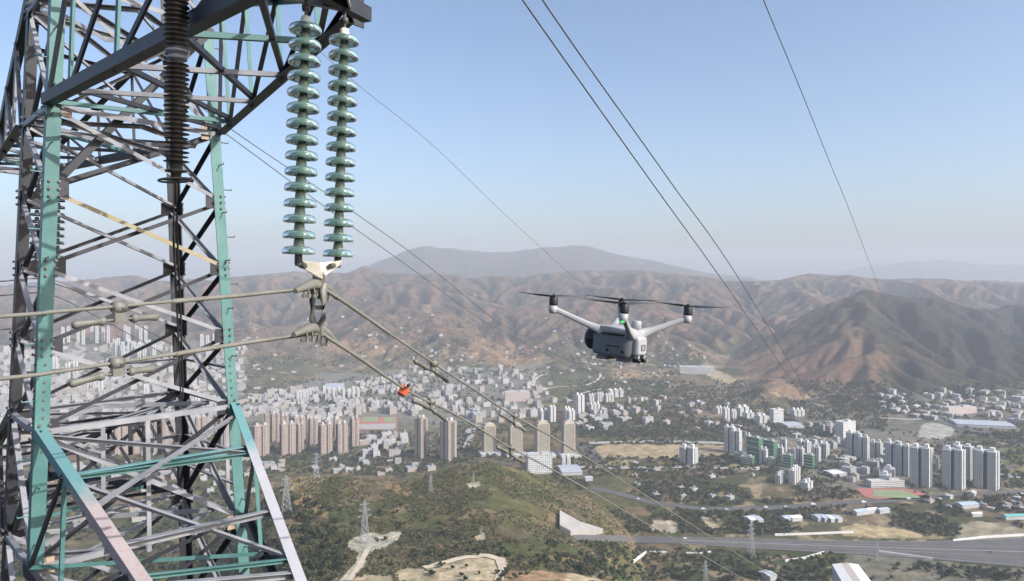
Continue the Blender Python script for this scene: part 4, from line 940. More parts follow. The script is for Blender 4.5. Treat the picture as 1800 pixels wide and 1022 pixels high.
# ------------------------------------------------------------------ the lattice tower beside the camera
DA, DB, DC, DD = 10.8, 13.1, 14.65, 12.35
LINE = {'A': lambda y: 90-.039*y, 'B': lambda y: 374+.067*(y-40), 'C': lambda y: 310+.0345*(y-320), 'D': lambda y: 47-.045*y}
DEP = dict(A=DA, B=DB, C=DC, D=DD)
def J(k, z):                                        # joint on leg k at height z
    d = DEP[k]; y = HY-F*z/d; return P(LINE[k](y), y, d)
ctr = sum((J(k, 0) for k in 'ABCD'), V((0,0,0)))/4
BASEZ = -31.0
T = empty('transmission_tower', (ctr.x, ctr.y, BASEZ), 'tall teal and grey lattice tower filling the left side', 'transmission tower')
LV = [8.2, 6.3, 4.33, 2.45, 1.246, .075, -1.097, -2.35, -4.36, -6.4, -8.8, -11.6, -15, -19.5, -25, -31]
def nrm(k1, k2):
    a, b = J(k1, 0), J(k2, 0); d = (b-a); n = V((d.y, -d.x, 0)).normalized()
    return n if n.dot((a+b)/2-ctr) > 0 else -n
FACES = [('A','B'),('B','C'),('C','D'),('D','A')]
legcol = {'A': teal, 'B': teal2, 'C': galv_shade, 'D': galv_shade}
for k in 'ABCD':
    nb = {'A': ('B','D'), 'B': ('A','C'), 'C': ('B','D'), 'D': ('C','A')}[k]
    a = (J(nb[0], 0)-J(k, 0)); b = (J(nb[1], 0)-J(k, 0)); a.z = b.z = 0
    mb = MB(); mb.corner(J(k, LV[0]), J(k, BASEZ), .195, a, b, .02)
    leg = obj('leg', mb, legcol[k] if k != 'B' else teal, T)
    if k in 'AB': tag(leg, 'teal painted leg')
    an, bn = a.normalized(), b.normalized()
    for z in LV[1:-4]:
        mb = MB(); c = J(k, z); n1 = -bn; n2 = -an       # plates on both flanges, outside, with bolt heads
        mb.m = 0; mb.box(c+an*.21+bn*.030, (.26,.014,.24), (an, bn, V((0,0,1)))); mb.box(c+bn*.21+an*.030, (.014,.26,.24), (an, bn, V((0,0,1))))
        mb.m = 1
        for i in range(3):
            for j in range(2):
                mb.lathe(c+an*(.07+.13*j)-bn*.02+V((0,0,-.11+.11*i)), -bn, [(0,.0),(.022,0),(.022,.02),(0,.02)], 6, False)
                mb.lathe(c+bn*(.07+.13*j)-an*.02+V((0,0,-.11+.11*i)), -an, [(0,.0),(.022,0),(.022,.02),(0,.02)], 6, False)
        obj('gusset_plate', mb, [plate_m if (k in 'AB' and z in (2.45, -4.36)) else galv_shade, bolt_m], leg)
    if k in 'AB':
        z = 4.0; j = 0
        while z > -5.2:
            mb = MB(); c = J(k, z); s = -an if j % 2 == 0 else -bn
            mb.tube([c+s*.0+(bn if j % 2 == 0 else an)*.06, c+s*.17+(bn if j % 2 == 0 else an)*.06, c+s*.17+(bn if j % 2 == 0 else an)*.06+V((0,0,.03))], .010, 6)
            obj('step_bolt', mb, bolt_m if k == 'B' else teal2, leg); z -= .42; j += 1
        mb = MB()                                       # rows of bolt heads down the splice of the leg
        for z0, z1 in ((-1.35,-2.2),(-2.5,-2.75)) if k == 'A' else ((-1.5,-2.3),):
            z = z0
            while z > z1:
                for d_, o_ in ((an, bn), (bn, an)): mb.lathe(J(k, z)+d_*.11-o_*.0, -o_, [(0,.0),(.020,0),(.020,.018),(0,.018)], 6, False)
                z -= .13
        obj('splice_bolts', mb, bolt_m, leg)
def fading(name, c2, spots):
    m, nt, b = nodes(name, .55); tc = nt.nodes.new('ShaderNodeTexCoord'); sp = nt.nodes.new('ShaderNodeSeparateXYZ'); nt.links.new(tc.outputs['Object'], sp.inputs[0])
    z = math_(nt, 'ADD', sp.outputs[2], math_(nt, 'MULTIPLY', noise(nt, 6, 4), .25)); f = ramp(nt, z, -BASEZ-2.62, -BASEZ-2.82)
    c = mixc(nt, ramp(nt, noise(nt, 2.5), .35, .7), c2, tuple(min(.7, q*1.15) for q in c2)); c = mixc(nt, ramp(nt, noise(nt, 34, 5, .65), .56, .68), c, spots)
    f2 = ramp(nt, z, -BASEZ-3.95, -BASEZ-4.05)
    nt.links.new(mixc(nt, f2, mixc(nt, f, (.12,.255,.265), c), (.15,.28,.30)), b.inputs['Base Color']); return m
rusty_chord = fading('rust_speckled_chord', (.35,.30,.295), (.33,.12,.10)); pale_chord = fading('faded_chord', (.33,.33,.355), (.30,.26,.26))
def member(name, p0, p1, w, n, mat, parent, flip=1):
    mb = MB(); mb.angle(p0, p1, w, n, None, flip); return obj(name, mb, mat, parent)
BRC = {('A','B'): galv_shade, ('B','C'): galv_shade, ('C','D'): galv, ('D','A'): galv_shade}
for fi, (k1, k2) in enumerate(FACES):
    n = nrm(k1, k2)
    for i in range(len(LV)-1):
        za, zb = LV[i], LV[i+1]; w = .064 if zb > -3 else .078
        m_up = galv; m_dn = galv_shade
        if (k1, k2) == ('A','B'): m_dn, m_up = galv_shade, (ochre if abs(za-1.246) < .01 else galv)
        if (k1, k2) == ('B','C'): m_dn, m_up = galv, galv_shade
        if (k1, k2) == ('C','D'): m_dn, m_up = galv, galv_shade
        if (k1, k2) == ('D','A'): m_up, m_dn = galv, galv_shade
        s = .10
        def ins(p, q): d = (q-p).normalized(); return p+d*s, q-d*s
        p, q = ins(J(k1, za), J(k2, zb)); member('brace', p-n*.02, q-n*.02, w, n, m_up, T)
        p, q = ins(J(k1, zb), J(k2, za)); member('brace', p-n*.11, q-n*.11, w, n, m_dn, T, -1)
    for z in (8.2, 4.33, 2.45, -2.35, -4.36, -8.8, -15, -25):
        p, q = J(k1, z), J(k2, z); d = (q-p).normalized(); member('horizontal_strut', p+d*.1+n*.0, q-d*.1, .085, n, galv, T)
for z in (4.33, 2.45, -2.35, -4.36):                     # plan bracing inside the body
    mids = [(J(a, z)+J(b, z))/2 for a, b in FACES]
    for i in range(4): member('plan_brace', mids[i]+V((0,0,-.05)), mids[(i+1) % 4]+V((0,0,-.05)), .07, (0,0,1), galv, T)
    member('plan_brace', J('A', z)+V((0,0,-.13)), J('C', z)+V((0,0,-.13)), .075, (0,0,1), galv, T)
member('brace', P(82,338,11.0), P(374,52,13.0), .11, nrm('A','B'), galv_shade, T)
for z in (-1.7, -3.2, -3.8):                             # light redundant struts
    for (k1, k2) in FACES[1:3]:
        p, q = J(k1, z), J(k2, z); member('redundant_strut', p+(q-p)*.04, q-(q-p)*.04, .06, nrm(k1, k2), galv, T)
for x0,y0,x1,y1,d0,d1,m_ in ((181,740,182,872,12.2,12.2,galv),(279,730,281,800,12.6,12.6,galv_shade),(228,735,230,800,13.4,13.4,galv_shade),(384,705,386,790,13.9,13.9,galv),(260,738,263,970,11.8,11.8,galv),(398,690,402,900,13.8,13.8,galv),(284,715,320,800,13.2,13.2,galv_shade),(236,745,262,790,13.0,13.2,galv_shade)):
    member('hanger', P(x0,y0,d0), P(x1,y1,d1), .07, nrm('A','B'), m_, T)

def crossarm(k1, k2, vA, vB, tA, tB, zl, zu, zlA, zlB, zuA, zuB, label, cols, beam=True, nodes_=(.0,.17,.40,.63,.84,1.0)):
    """truss arm: lower and upper chords from legs k1,k2 along plan directions vA,vB"""
    mb = MB(); lowA0, lowB0, upA0, upB0 = J(k1, zl), J(k2, zl), J(k1, zu), J(k2, zu)
    lowA1 = V((lowA0.x+vA[0]*tA, lowA0.y+vA[1]*tA, zlA)); lowB1 = V((lowB0.x+vB[0]*tB, lowB0.y+vB[1]*tB, zlB))
    upA1 = V((lowA1.x, lowA1.y, zuA)); upB1 = V((lowB1.x, lowB1.y, zuB))
    out = (V((vA[0]+vB[0], vA[1]+vB[1], 0))).normalized(); sd = (lowA0-lowB0); sd.z = 0; sd.normalize()
    mb.angle(lowA0, lowA1, .16, (0,0,-1), None, 1); arm = obj('crossarm', mb, cols[0], T); tag(arm, label)
    for nm, p, q, w, n, mm, fl in (('chord', lowB0, lowB1, .15, V((0,0,-1)), cols[1], -1), ('chord', upA0, upA1, .15, sd, cols[2], 1), ('chord', upB0, upB1, .15, -sd, cols[3], -1)):
        member(nm, p, q, w, n, mm, arm, fl)
    def L(a, b, f): return a+(b-a)*f
    ns = nodes_
    for i, f in enumerate(ns):
        la, lb, ua, ub = L(lowA0, lowA1, f), L(lowB0, lowB1, f), L(upA0, upA1, f), L(upB0, upB1, f)
        if 0 < i < len(ns)-1:
            member('hanger', la, ua, .065, sd, cols[4], arm); member('hanger', lb, ub, .065, -sd, cols[5], arm)
        if i > 0: member('strut', ua, ub, .07, (0,0,1), cols[6], arm)
        if i < len(ns)-1:
            g_ = ns[i+1]; la2, lb2, ua2, ub2 = L(lowA0, lowA1, g_), L(lowB0, lowB1, g_), L(upA0, upA1, g_), L(upB0, upB1, g_)
            member('diagonal', la+sd*.02, ua2+sd*.02, .07, sd, galv_shade, arm); member('diagonal', lb, ub2, .07, -sd, galv_shade, arm)
            member('strut', la+V((0,0,.03)), lb2+V((0,0,.03)), .062, (0,0,-1), (teal if i in (0, 3) else galv), arm)
            member('diagonal', la2+V((0,0,.08)), lb+V((0,0,.08)), .065, (0,0,-1), galv_shade, arm)
            member('diagonal', ua, ub2, .07, (0,0,1), galv, arm)
    if beam:
        for nm, a, b in (('end_plate', lowA1, lowB1), ('end_plate', upA1, upB1)): member(nm, a, b, .16, -out if False else out, galv, arm)
        mb = MB(); mb.box((lowB1+upB1)/2+out*.02, (.02,.24,(upB1-lowB1).length+.2), (out, sd, V((0,0,1)))); obj('end_plate', mb, galv_shade, arm)
    return arm, lowA0, lowA1, lowB0, lowB1, upA0, upA1
vA, vB = (.734,-.679), (.539,-.842)
arm1 = crossarm('A','B', vA, vB, 7.4, 6.6, 2.45, 4.75, 2.47, 2.62, 2.72, 2.85, 'upper crossarm carrying the green glass strings', (galv_shade, galv_shade, teal, teal, teal, teal, galv), nodes_=(0,.127,.36,.60,.83,1.0))
arm2 = crossarm('A','B', vA, (.520,-.842), 7.4, 6.9, -4.36, -2.35, -5.2, -5.85, -4.45, -5.50, 'lower crossarm running out below the frame', (galv_shade, galv_shade, rusty_chord, pale_chord, teal, teal, teal), nodes_=(0,.18,.50,.68,.85,1.0))
# struts between the upper chords of the lower arm, as in the photograph: teal near the body, grey further out
uA0, uA1 = J('A', -2.35), V((J('A',-4.36).x+vA[0]*7.4, J('A',-4.36).y+vA[1]*7.4, -4.45)); uB0, uB1 = J('B', -2.35), V((J('B',-4.36).x+.520*6.9, J('B',-4.36).y+vB[1]*6.9, -5.50))
for fa, fb, m_, w in ((.17,.15,teal2,.11),(.41,.36,galv,.11),(.52,.53,galv,.11),(.30,.02,galv,.08)):
    member('strut', uA0+(uA1-uA0)*fa+V((0,0,-.02)), uB0+(uB1-uB0)*fb+V((0,0,-.02)), w, (0,0,1), m_, arm2[0])
for k1, k2, zl, zu, za, zc, lb in (('D','C', 2.45, 4.75, 2.5, 2.8, 'upper crossarm on the far side of the tower'), ('D','C', -4.36, -2.35, -5.2, -4.7, 'lower crossarm on the far side of the tower')):
    crossarm(k1, k2, (-.62,.78), (-.78,.62), 6.8, 6.8, zl, zu, za, za, zc, zc, lb, (galv_shade, galv_shade, galv_shade, galv_shade, galv, galv_shade, galv_shade), nodes_=(0,.25,.5,.75,1))
# hanger beam for the two strings inside the end of the upper arm
S1 = P(538, 4, 6.5); S2 = P(607, 38, 7.0); dirS = V((S2.x-S1.x, S2.y-S1.y, 0)).normalized()
mb = MB(); zB = 2.55
mb.beam(V((S1.x,S1.y,zB))-dirS*.35, V((S2.x,S2.y,zB))+dirS*.35, .10, .14); obj('hanger_beam', mb, galv_shade, arm1[0])
# concrete footings
for k in 'ABCD':
    mb = MB(); mb.lathe(J(k, BASEZ)-V((0,0,1.5)), (0,0,1), [(0,0),(.6,0),(.6,1.9),(.5,2.0),(0,2.0)], 16, False); obj('footing', mb, concrete, T)

# ------------------------------------------------------------------ insulator strings
def disc_prof(s): return [(r*s, h*s) for r, h in ((.046,.046),(.075,.046),(.105,.041),(.126,.031),(.138,.014),(.141,-.004),(.140,-.020),(.136,-.027),(.131,-.026),(.127,-.014),(.118,.006),(.108,.014),(.101,.000),(.096,-.002),(.090,.016),(.080,.020),(.074,.006),(.069,.005),(.064,.024),(.046,.026))]
def string(p0, p1, n, label, group, s=1.0, gl=None, cap=None, pin=True):
    p0, p1 = V(p0), V(p1); r = empty('insulator_string', p1, label, 'insulator string', group)
    ax = (p0-p1).normalized(); L = (p0-p1).length/(n-1)
    for i in range(n):
        c = p0-ax*L*i
        mb = MB(); mb.lathe(c, ax, disc_prof(s), 40); d = obj('glass_disc', mb, gl or glass, r)
        mb = MB(); mb.lathe(c, ax, [(q*s, h*s) for q, h in ((.0,.118),(.026,.118),(.040,.108),(.044,.085),(.047,.055),(.050,.045),(.050,.024),(.0,.024))], 20)
        obj('metal_cap', mb, white_cap if (i == 0 and gl is None) else (cap or cap_m), d)
        mb = MB(); mb.lathe(c, ax, [(q*s, h*s) for q, h in ((.0,.022),(.036,.022),(.034,-.020),(.028,-.028),(.0,-.028))], 16); obj('pin_seat', mb, cap or cap_m, d)
    mb = MB(); mb.tube([p0+ax*.11, p0+ax*.20], .014, 8); mb.lathe(p0+ax*.19-V((.03,0,0)), (1,0,0), [(0,0),(.032,0),(.032,.06),(0,.06)], 12); mb.tube([p0+ax*.20, V((p0.x,p0.y,2.52))], .016, 8)
    obj('ball_link', mb, dark_m, r)
    mb = MB(); mb.tube([p1-ax*.02, p1-ax*.10, p1-ax*.13], [.034,.034,.028], 12); obj('socket_clevis', mb, dark_m, r)
    return r
gs = 'twin green glass strings'
string(P(537,52,6.5), P(525,442,6.5), 15, 'green glass insulator string nearer the tower body', gs)
string(P(605,72,7.0), P(594,447,7.0), 15, 'green glass insulator string at the crossarm tip', gs)
for x, lab in ((103, 'dark far insulator string just right of the nearest teal leg'), (66, 'dark far insulator string half hidden behind the nearest teal leg')):
    string(P(x,328,17.2), P(x-3,478,17.2), 13, lab, 'far side insulator strings', 1.0, shed_b, dark_m)

# long brown arrester hung from the upper chord
D_ = 7.3
r = empty('line_arrester', P(309,318,D_), 'long brown-grey ribbed arrester hanging before the lattice', 'surge arrester')
def sheds(y0, y1, n, parent):
    mb = MB(); a, b = P(312,y0,D_), P(309,y1,D_) ; a.x = P(310.5,0,D_).x; b.x = P(310,0,D_).x
    pr = [(.055,0)]; L = (a-b).length; st = L/n
    for i in range(n):
        z = st*(i+.5); R = .122 if i % 2 == 0 else .112
        pr += [(.056,z-st*.22),(R*.95,z-st*.10),(R,z-st*.05),(R*.985,z-st*.0),(.062,z+st*.16)]
    pr += [(.055,L)]; mb.lathe(b, a-b, pr, 36); return obj('shed_column', mb, shed_m, parent)
sheds(-118, 84, 24, r); sheds(110, 288, 22, r)
mb = MB(); c = P(311,97,D_); mb.lathe(c, (0,0,1), [(0,.09),(.06,.09),(.06,.05),(.105,.045),(.105,.02),(.06,.015),(.06,-.02),(.10,-.02),(.095,-.05),(.055,-.05),(.055,-.09),(0,-.09)], 28); obj('middle_flange', mb, galv, r)
mb = MB(); c = P(309.5,299,D_); mb.lathe(c, (0,0,1), [(0,.08),(.06,.08),(.06,.0),(.105,-.005),(.10,-.02),(.05,-.03),(.045,-.10),(0,-.10)], 28); obj('end_fitting', mb, dark_m, r)
mb = MB(); c = P(308,317,D_); mb.tube([c+V((math.cos(a)*.15, math.sin(a)*.15, .012*math.cos(a))) for a in (2*math.pi*k/36 for k in range(37))], .011, 8); mb.tube([c-V((.15,0,-.01)), c, c+V((.15,0,.01))], .010, 6); obj('corona_ring', mb, dark_m, r)
mb = MB(); mb.tube([P(306,322,D_), P(305,420,D_), P(312,560,D_+1.2), P(318,700,D_+3)], .012, 6); mb.tube([P(311,322,D_), P(311,400,D_), P(318,560,D_+1.4), P(322,700,D_+3.2)], .012, 6); obj('lead_wire', mb, dark_m, r)
mb = MB(); tp = P(311,-122,D_); mb.tube([tp, tp+V((0,0,.14))], .03, 10); mb.beam(tp+V((0,0,.16)), V((-3.55,7.85,tp.z+.16)), .08, .08); obj('bracket', mb, galv_shade, r)

# ------------------------------------------------------------------ yoke, clamps, conductors
HD = 6.75
r = empty('yoke_assembly', P(560,600,HD), 'yoke plate and two clamps hanging under the glass strings', 'line hardware')
mb = MB(); n = V((0,1,0)); mb.prism([P(521,459,6.68), P(523,466,6.68), P(556,488,6.72), P(566,490,6.72), P(598,466,6.9), P(601,458,6.9), P(590,459,6.86), P(562,462,6.72), P(540,459,6.70)], n, .022); yp = obj('yoke_plate', mb, weathered('dirty_yoke_steel', (.60,.58,.53), (.46,.41,.32), 7, .55, spots=(.30,.22,.15), sscale=14, slo=.55, shi=.7), r)
for x, d, sx in ((525,6.5,1),(594,7.0,-1)):
    mb = MB(); mb.tube([P(x,452,d), P(x+1*sx,463,d), P(x+7*sx,467,(d+HD)/2), P(x+14*sx,468,HD)], [.032,.034,.03,.022], 10); obj('clevis', mb, dark_m, r)
mb = MB(); mb.beam(P(555,482,HD), P(555,498,HD), .05, .03, (0,1,0)); mb.beam(P(567,482,HD), P(567,500,HD), .05, .03, (0,1,0)); mb.lathe(P(551,484,HD), (1,0,0), [(0,0),(.03,0),(.03,.10),(0,.10)], 12); obj('hanger_shackle', mb, alu_d, r)
for x0,x1,x2,m_ in ((552,549,556,dark_m),(568,569,563,alu)):
    mb = MB(); mb.tube([P(x0+2,500,HD), P(x0,512,HD-.03), P(x1,530,HD-.03), P(x1,560,HD-.03), P(x2-2,574,HD-.02), P(x2,584,HD)], [.030,.034,.030,.030,.028,.024], 8); obj('link_bar', mb, m_, r)
mb = MB(); mb.beam(P(548,541,HD), P(572,541,HD), .03, .04); obj('link_bolt', mb, alu_d, r)
def clamp(cx, cy):
    mb = MB(); a, b, c = P(cx-34,cy+3,HD-.35), P(cx,cy-5,HD), P(cx+33,cy+20,HD+.55)
    k = [P(cx-42,cy+4,HD-.45), P(cx-26,cy-3,HD-.28), P(cx-12,cy-8,HD-.1), P(cx+4,cy-7,HD+.05), P(cx+18,cy+2,HD+.25), P(cx+32,cy+16,HD+.5)]
    mb.tube(k, [.022,.034,.046,.046,.036,.023], 14); cl = obj('suspension_clamp', mb, alu, r)
    for i, (x, y, d) in enumerate(((cx-20,cy-2,-.2),(cx-10,cy-2,-.08),(cx+6,cy+1,.08),(cx+15,cy+6,.2))):
        mb = MB(); c = P(x,y,HD+d); pts = [c+V((-.02,-.05,-.058)), c+V((-.02,-.055,.015)), c+V((0,-.05,.05)), c+V((.02,-.055,.015)), c+V((.02,-.05,-.058))]
        mb.tube(pts, .009, 6); mb.lathe(pts[0]-V((0,0,.0)), (0,0,-1), [(0,0),(.017,0),(.017,.03),(0,.03)], 6, False); mb.lathe(pts[-1], (0,0,-1), [(0,0),(.017,0),(.017,.03),(0,.03)], 6, False)
        obj('u_bolt', mb, alu_d, cl)
    mb = MB(); mb.prism([P(cx-6,cy-14,HD-.03), P(cx+6,cy-14,HD-.03), P(cx+9,cy+6,HD-.03), P(cx-9,cy+6,HD-.03)], (0,1,0), .06); obj('clamp_strap', mb, alu_d, cl)
clamp(561, 508); clamp(558, 585)
def catmull(pts, n=10):
    pts = [V(p) for p in pts]; q = [pts[0]*2-pts[1]]+pts+[pts[-1]*2-pts[-2]]; out = []
    for i in range(1, len(q)-2):
        a, b, c, d = q[i-1:i+3]
        for k in range(n):
            t = k/n; out.append(.5*((2*b)+(c-a)*t+(2*a-5*b+4*c-d)*t*t+(3*b-a-3*c+d)*t**3))
    return out+[pts[-1]]
def plan(px, X0, Y0, s):                                # depth where the pixel column meets a wire with plan slope s
    u = (px-CX)/F; return (X0-s*Y0)/(u-s)
def spanwire(name, pix, X0, Y0, s, r, mat, label, group, extra=None):
    pts = [P(x, y, plan(x, X0, Y0, s)) for x, y in pix]
    tail = []
    if extra:                                           # runs on straight, then sags, far down into the valley
        d = (pts[-1]-pts[-2]).normalized(); d = V((d.x, d.y, max(d.z, -.32))); tail = [pts[-1]+d*40+V((0,0,1.2)), pts[-1]+d*110+V((0,0,7)), pts[-1]+d*230+V((0,0,26))]
    mb = MB(); mb.tube(catmull(pts)+tail, r, 8); return tag(obj(name, mb, mat), label, 'power line', group)
gw = 'twin conductors of the near phase'
PS = .504
def near_conductor(y0, rightpix, leftpix, label):
    cl = P(560, y0, HD); pts = []
    L = [P(x, y, d) for x, y, d in leftpix]; Rr = [P(x, y, plan(x, cl.x, HD, PS)) for x, y in rightpix]
    far = [Rr[-1]+V((PS*40,40,-19)), Rr[-1]+V((PS*120,120,-50)), Rr[-1]+V((PS*380,380,-120))]
    pts = catmull(L+[cl]+Rr, 10)+far; mb = MB(); mb.tube(pts, .013, 10)
    w = tag(obj('conductor', mb, alu), label, 'power line', gw)
    mb = MB(); a = L[-3:] ; k0 = P(302, leftpix[1][1] if False else y0+31 if y0 < 550 else y0+38, 5.62)
    return w, pts
w1, c1 = near_conductor(508, [(580,514.5),(640,555),(700,597),(757,635.5),(780,651),(830,683),(900,729),(1000,786),(1123,864),(1240,938),(1338,1001)], [(-900,612,2.6),(0,556.5,4.35),(100,548,4.7),(205,539,5.1),(302,530,5.5),(420,519.5,6.1),(500,511.5,6.5)], 'upper conductor of the twin pair clamped under the yoke')
w2, c2 = near_conductor(587, [(580,596),(640,635),(700,677),(752,706),(780,718.5),(830,746),(895,786),(960,820),(1045,868),(1100,900),(1200,957),(1312,1021)], [(-900,752,2.6),(0,666,4.35),(100,654,4.7),(200,638.5,5.1),(298,624,5.5),(420,604.5,6.1),(500,593,6.5)], 'lower conductor of the twin pair, carrying the orange tag')
def rods(w, pts, xa, xb):                               # thicker preformed armour rods either side of the clamp
    sel = [p for p in pts if p.y > 1 and xa <= CX+F*p.x/p.y <= xb and p.y < 12]
    mb = MB(); n = 12; m_ = len(sel); mb.tube(sel, [.0175 if 0 < i < m_-1 else .0145 for i in range(m_)], 12); obj('armour_rod', mb, alu, w)
    mb = MB()
    for k in range(5):                                  # twisted strands
        q = []
        for i in range(m_*4-3):
            t = i/4; j = min(int(t), m_-2); p = sel[j].lerp(sel[j+1], t-j); d = (sel[j+1]-sel[j]).normalized(); u = d.cross(V((0,0,1))).normalized(); v_ = u.cross(d); a = i*.8+k*math.pi*2/5
            q.append(p+(u*math.cos(a)+v_*math.sin(a)  )*.0155)
        mb.tube(q, .005, 4, False)
    obj('rod_strand', mb, alu, w)
rods(w1, c1, 302, 690); rods(w2, c2, 298, 680)
def damper(cx, cy, d, w0, w1_, dy, label):
    """Stockbridge damper: clamp on the conductor, messenger wire and two weights; w0, w1_ = (outer, inner) pixel ends of each weight with depth"""
    c = P(cx, cy, d); r = empty('vibration_damper', c, label, 'line damper', 'dampers on the twin conductors')
    g = (w1_[0]-w0[0]).normalized() if False else None
    ax = (V(w1_[1])-V(w0[1])).normalized(); up = V((0,0,1)); side = ax.cross(up).normalized()
    b_ = (V(w0[1])+V(w1_[1]))/2
    mb = MB(); mb.lathe(c-ax*.045, ax, [(.0,0),(.040,.004),(.042,.045),(.040,.086),(0,.09)], 16); mb.box((c+b_)/2+side*.0, (.085,.030,(c-b_).length+.02), (ax, side, up)); mb.box(b_, (.10,.045,.03), (ax, side, up)); mb.lathe(c-side*.05, side, [(0,0),(.014,0),(.014,.1),(0,.1)], 8); obj('clamp', mb, alu_d, r)
    mb = MB(); mb.tube(catmull([V(w0[1]), b_, V(w1_[1])], 4), .008, 6); obj('messenger_wire', mb, alu, r)
    for o_, i_ in (w0, w1_):
        o_, i_ = V(o_), V(i_); L = (o_-i_).length; mb = MB()
        mb.lathe(i_, o_-i_, [(0,0),(.026,.002),(.031,L*.08),(.031,L*.16),(.023,L*.22),(.022,L*.6),(.026,L*.75),(.029,L*.9),(.022,L*.98),(0,L)], 16); obj('weight', mb, alu_d, r)
damper(209,540,5.1, (P(126,572,4.85),P(186,564,5.0)), (P(278,557,5.4),P(231,560,5.2)), 0, 'grey line damper at the left on the upper conductor')
damper(205,638,5.1, (P(121,676,4.85),P(183,660,5.0)), (P(271,648,5.4),P(226,654,5.2)), 0, 'grey line damper at the left on the lower conductor')
def dd(x, off=0): return plan(x, P(560,508,HD).x, HD, PS)+off
for cx,cy,a,l in ((763,639,((729,635),(752,648),(765,653),(787,671)),'line damper on the upper conductor, nearest above the orange tag'),(758,706,((726,704),(752,716),(762,722),(784,739)),'line damper on the lower conductor just right of the orange tag'),
                  (905,731,((878,728),(900,741),(905,747),(923,757)),'farther line damper on the upper conductor before the second beige tower'),(899,787,((874,786),(892,795),(905,804),(920,813)),'farther line damper on the lower conductor above the white slab block')):
    d0 = dd(cx); damper(cx, cy, d0, (P(*a[0], d0-.45), P(*a[1], d0-.1)), (P(*a[3], d0+.5), P(*a[2], d0+.1)), 0, l)
# orange tag
d0 = dd(709); mb = MB(); mb.prism([P(706,676,d0), P(719,683,d0), P(718,691,d0), P(712,696,d0), P(700,688,d0)], (0,1,0), .02); tg = obj('warning_tag', mb, orange_m)
mb = MB(); mb.prism([P(700,687.5,d0+.004), P(712,695,d0+.004), P(708,698.5,d0+.004), P(698,692.5,d0+.004)], (0,1,0), .02); obj('tag_flap', mb, orange_d, tg)
mb = MB(); mb.lathe(P(718,678,d0-.02), (0,1,0), [(0,-.02),(.018,-.02),(.018,.06),(0,.06)], 10); obj('tag_clip', mb, black_m, tg); tag(tg, 'small orange tag with a dark flap hanging on the lower conductor', 'tag')
# other wires of the line
gp = 'twin wires crossing the sky'
ext = True
spanwire('overhead_wire', [(880,-58),(920,2),(1010,130),(1150,327),(1290,522),(1421,712)], -1.66, 6.75, PS, .013, cable_m, 'left wire of the twin pair crossing the sky above the drone', gp, ext)
spanwire('overhead_wire', [(915,-58),(955,2),(1040,125),(1180,322),(1310,508),(1432,712)], -1.5, 6.85, PS, .013, cable_m, 'right wire of the twin pair crossing the sky above the drone', gp, ext)
spanwire('overhead_wire', [(1325,-50),(1342,0),(1402,145),(1455,277),(1520,440),(1577,592)], 4.42, 13, .545, .0095, cable_m, 'single thin wire at the right falling steeply to the dark spur', None, ext)
gf = 'far side wires behind the tower'
spanwire('overhead_wire', [(290,136),(410,230),(620,372),(740,458),(868,562)], -7.5, 20, PS, .014, cable_m, 'upper wire of the pair running from the tower behind the glass strings', gf, ext)
spanwire('overhead_wire', [(290,160),(406,242),(600,385),(720,470),(838,558)], -7.5, 20, PS, .014, cable_m, 'lower wire of the pair running from the tower behind the glass strings', gf, ext)
spanwire('overhead_wire', [(540,70),(630,150),(760,255),(880,370),(1005,485)], -4.57, 22, PS, .0075, cable_m, 'faintest thin wire right of the glass strings reaching the mountain top', gf, ext)
for y, l in ((492, 'upper far conductor leaving the left edge behind the tower'), (517, 'lower far conductor leaving the left edge behind the tower')):
    pts = [P(-60,y+4,14), P(0,y+3,15.5), P(84,y,17.2), P(160,y+34,18.6), P(240,y+78,20.4), P(330,y+130,22.8), P(420,y+183,26)]; mb = MB(); mb.tube(catmull(pts, 6), .014, 6); tag(obj('conductor', mb, cable_m), l, 'power line', 'far side conductors')
mb = MB(); mb.tube([P(-60,293,13), P(44,298,14.5)], .025, 6); tag(obj('conductor', mb, cable_m), 'short dark conductor stub entering at the upper left edge', 'power line')
mb = MB(); mb.tube([P(-80,585,14), P(30,578,15), P(120,560,16.8)], .014, 6); tag(obj('conductor', mb, cable_m), 'thin dark wire at the left edge below the far conductors', 'power line')
r = empty('far_yoke', P(84,517,17.2), 'dark fitting joining the far insulator strings and conductors', 'line hardware')
mb = MB(); mb.prism([P(60,479,17.2), P(106,479,17.2), P(90,492,17.2), P(78,492,17.2)], (0,1,0), .03); obj('yoke_plate', mb, dark_m, r)
mb = MB(); mb.tube([P(84,490,17.2), P(83,519,17.2)], .05, 8); obj('link_bar', mb, dark_m, r)

# ------------------------------------------------------------------ the drone
DR = V(((1092-CX)/F*2.2, 2.2, (HY-590)/F*2.2))
dr = empty('drone', DR, 'grey-white quadcopter hovering over the valley', 'drone'); dr.rotation_mode = 'XYZ'
PXM = 2.2/F                                            # metres per photograph pixel at the drone
yaw = math.radians(-38)
M = Matrix.Rotation(math.radians(4.2), 4, 'Y') @ Matrix.Rotation(yaw, 4, 'Z')
dr.rotation_euler = M.to_euler('XYZ')
def loft(mb, secs, smooth=True, cap=True):             # secs: list of closed rings with the same count
    n = len(secs[0]); vs = [p for s_ in secs for p in s_]
    fs = [(i*n+k, i*n+(k+1)%n, (i+1)*n+(k+1)%n, (i+1)*n+k) for i in range(len(secs)-1) for k in range(n)]
    mb.add(vs, fs, smooth)
    if cap: mb.add(secs[0], [tuple(range(n-1,-1,-1))]); mb.add(secs[-1], [tuple(range(n))])
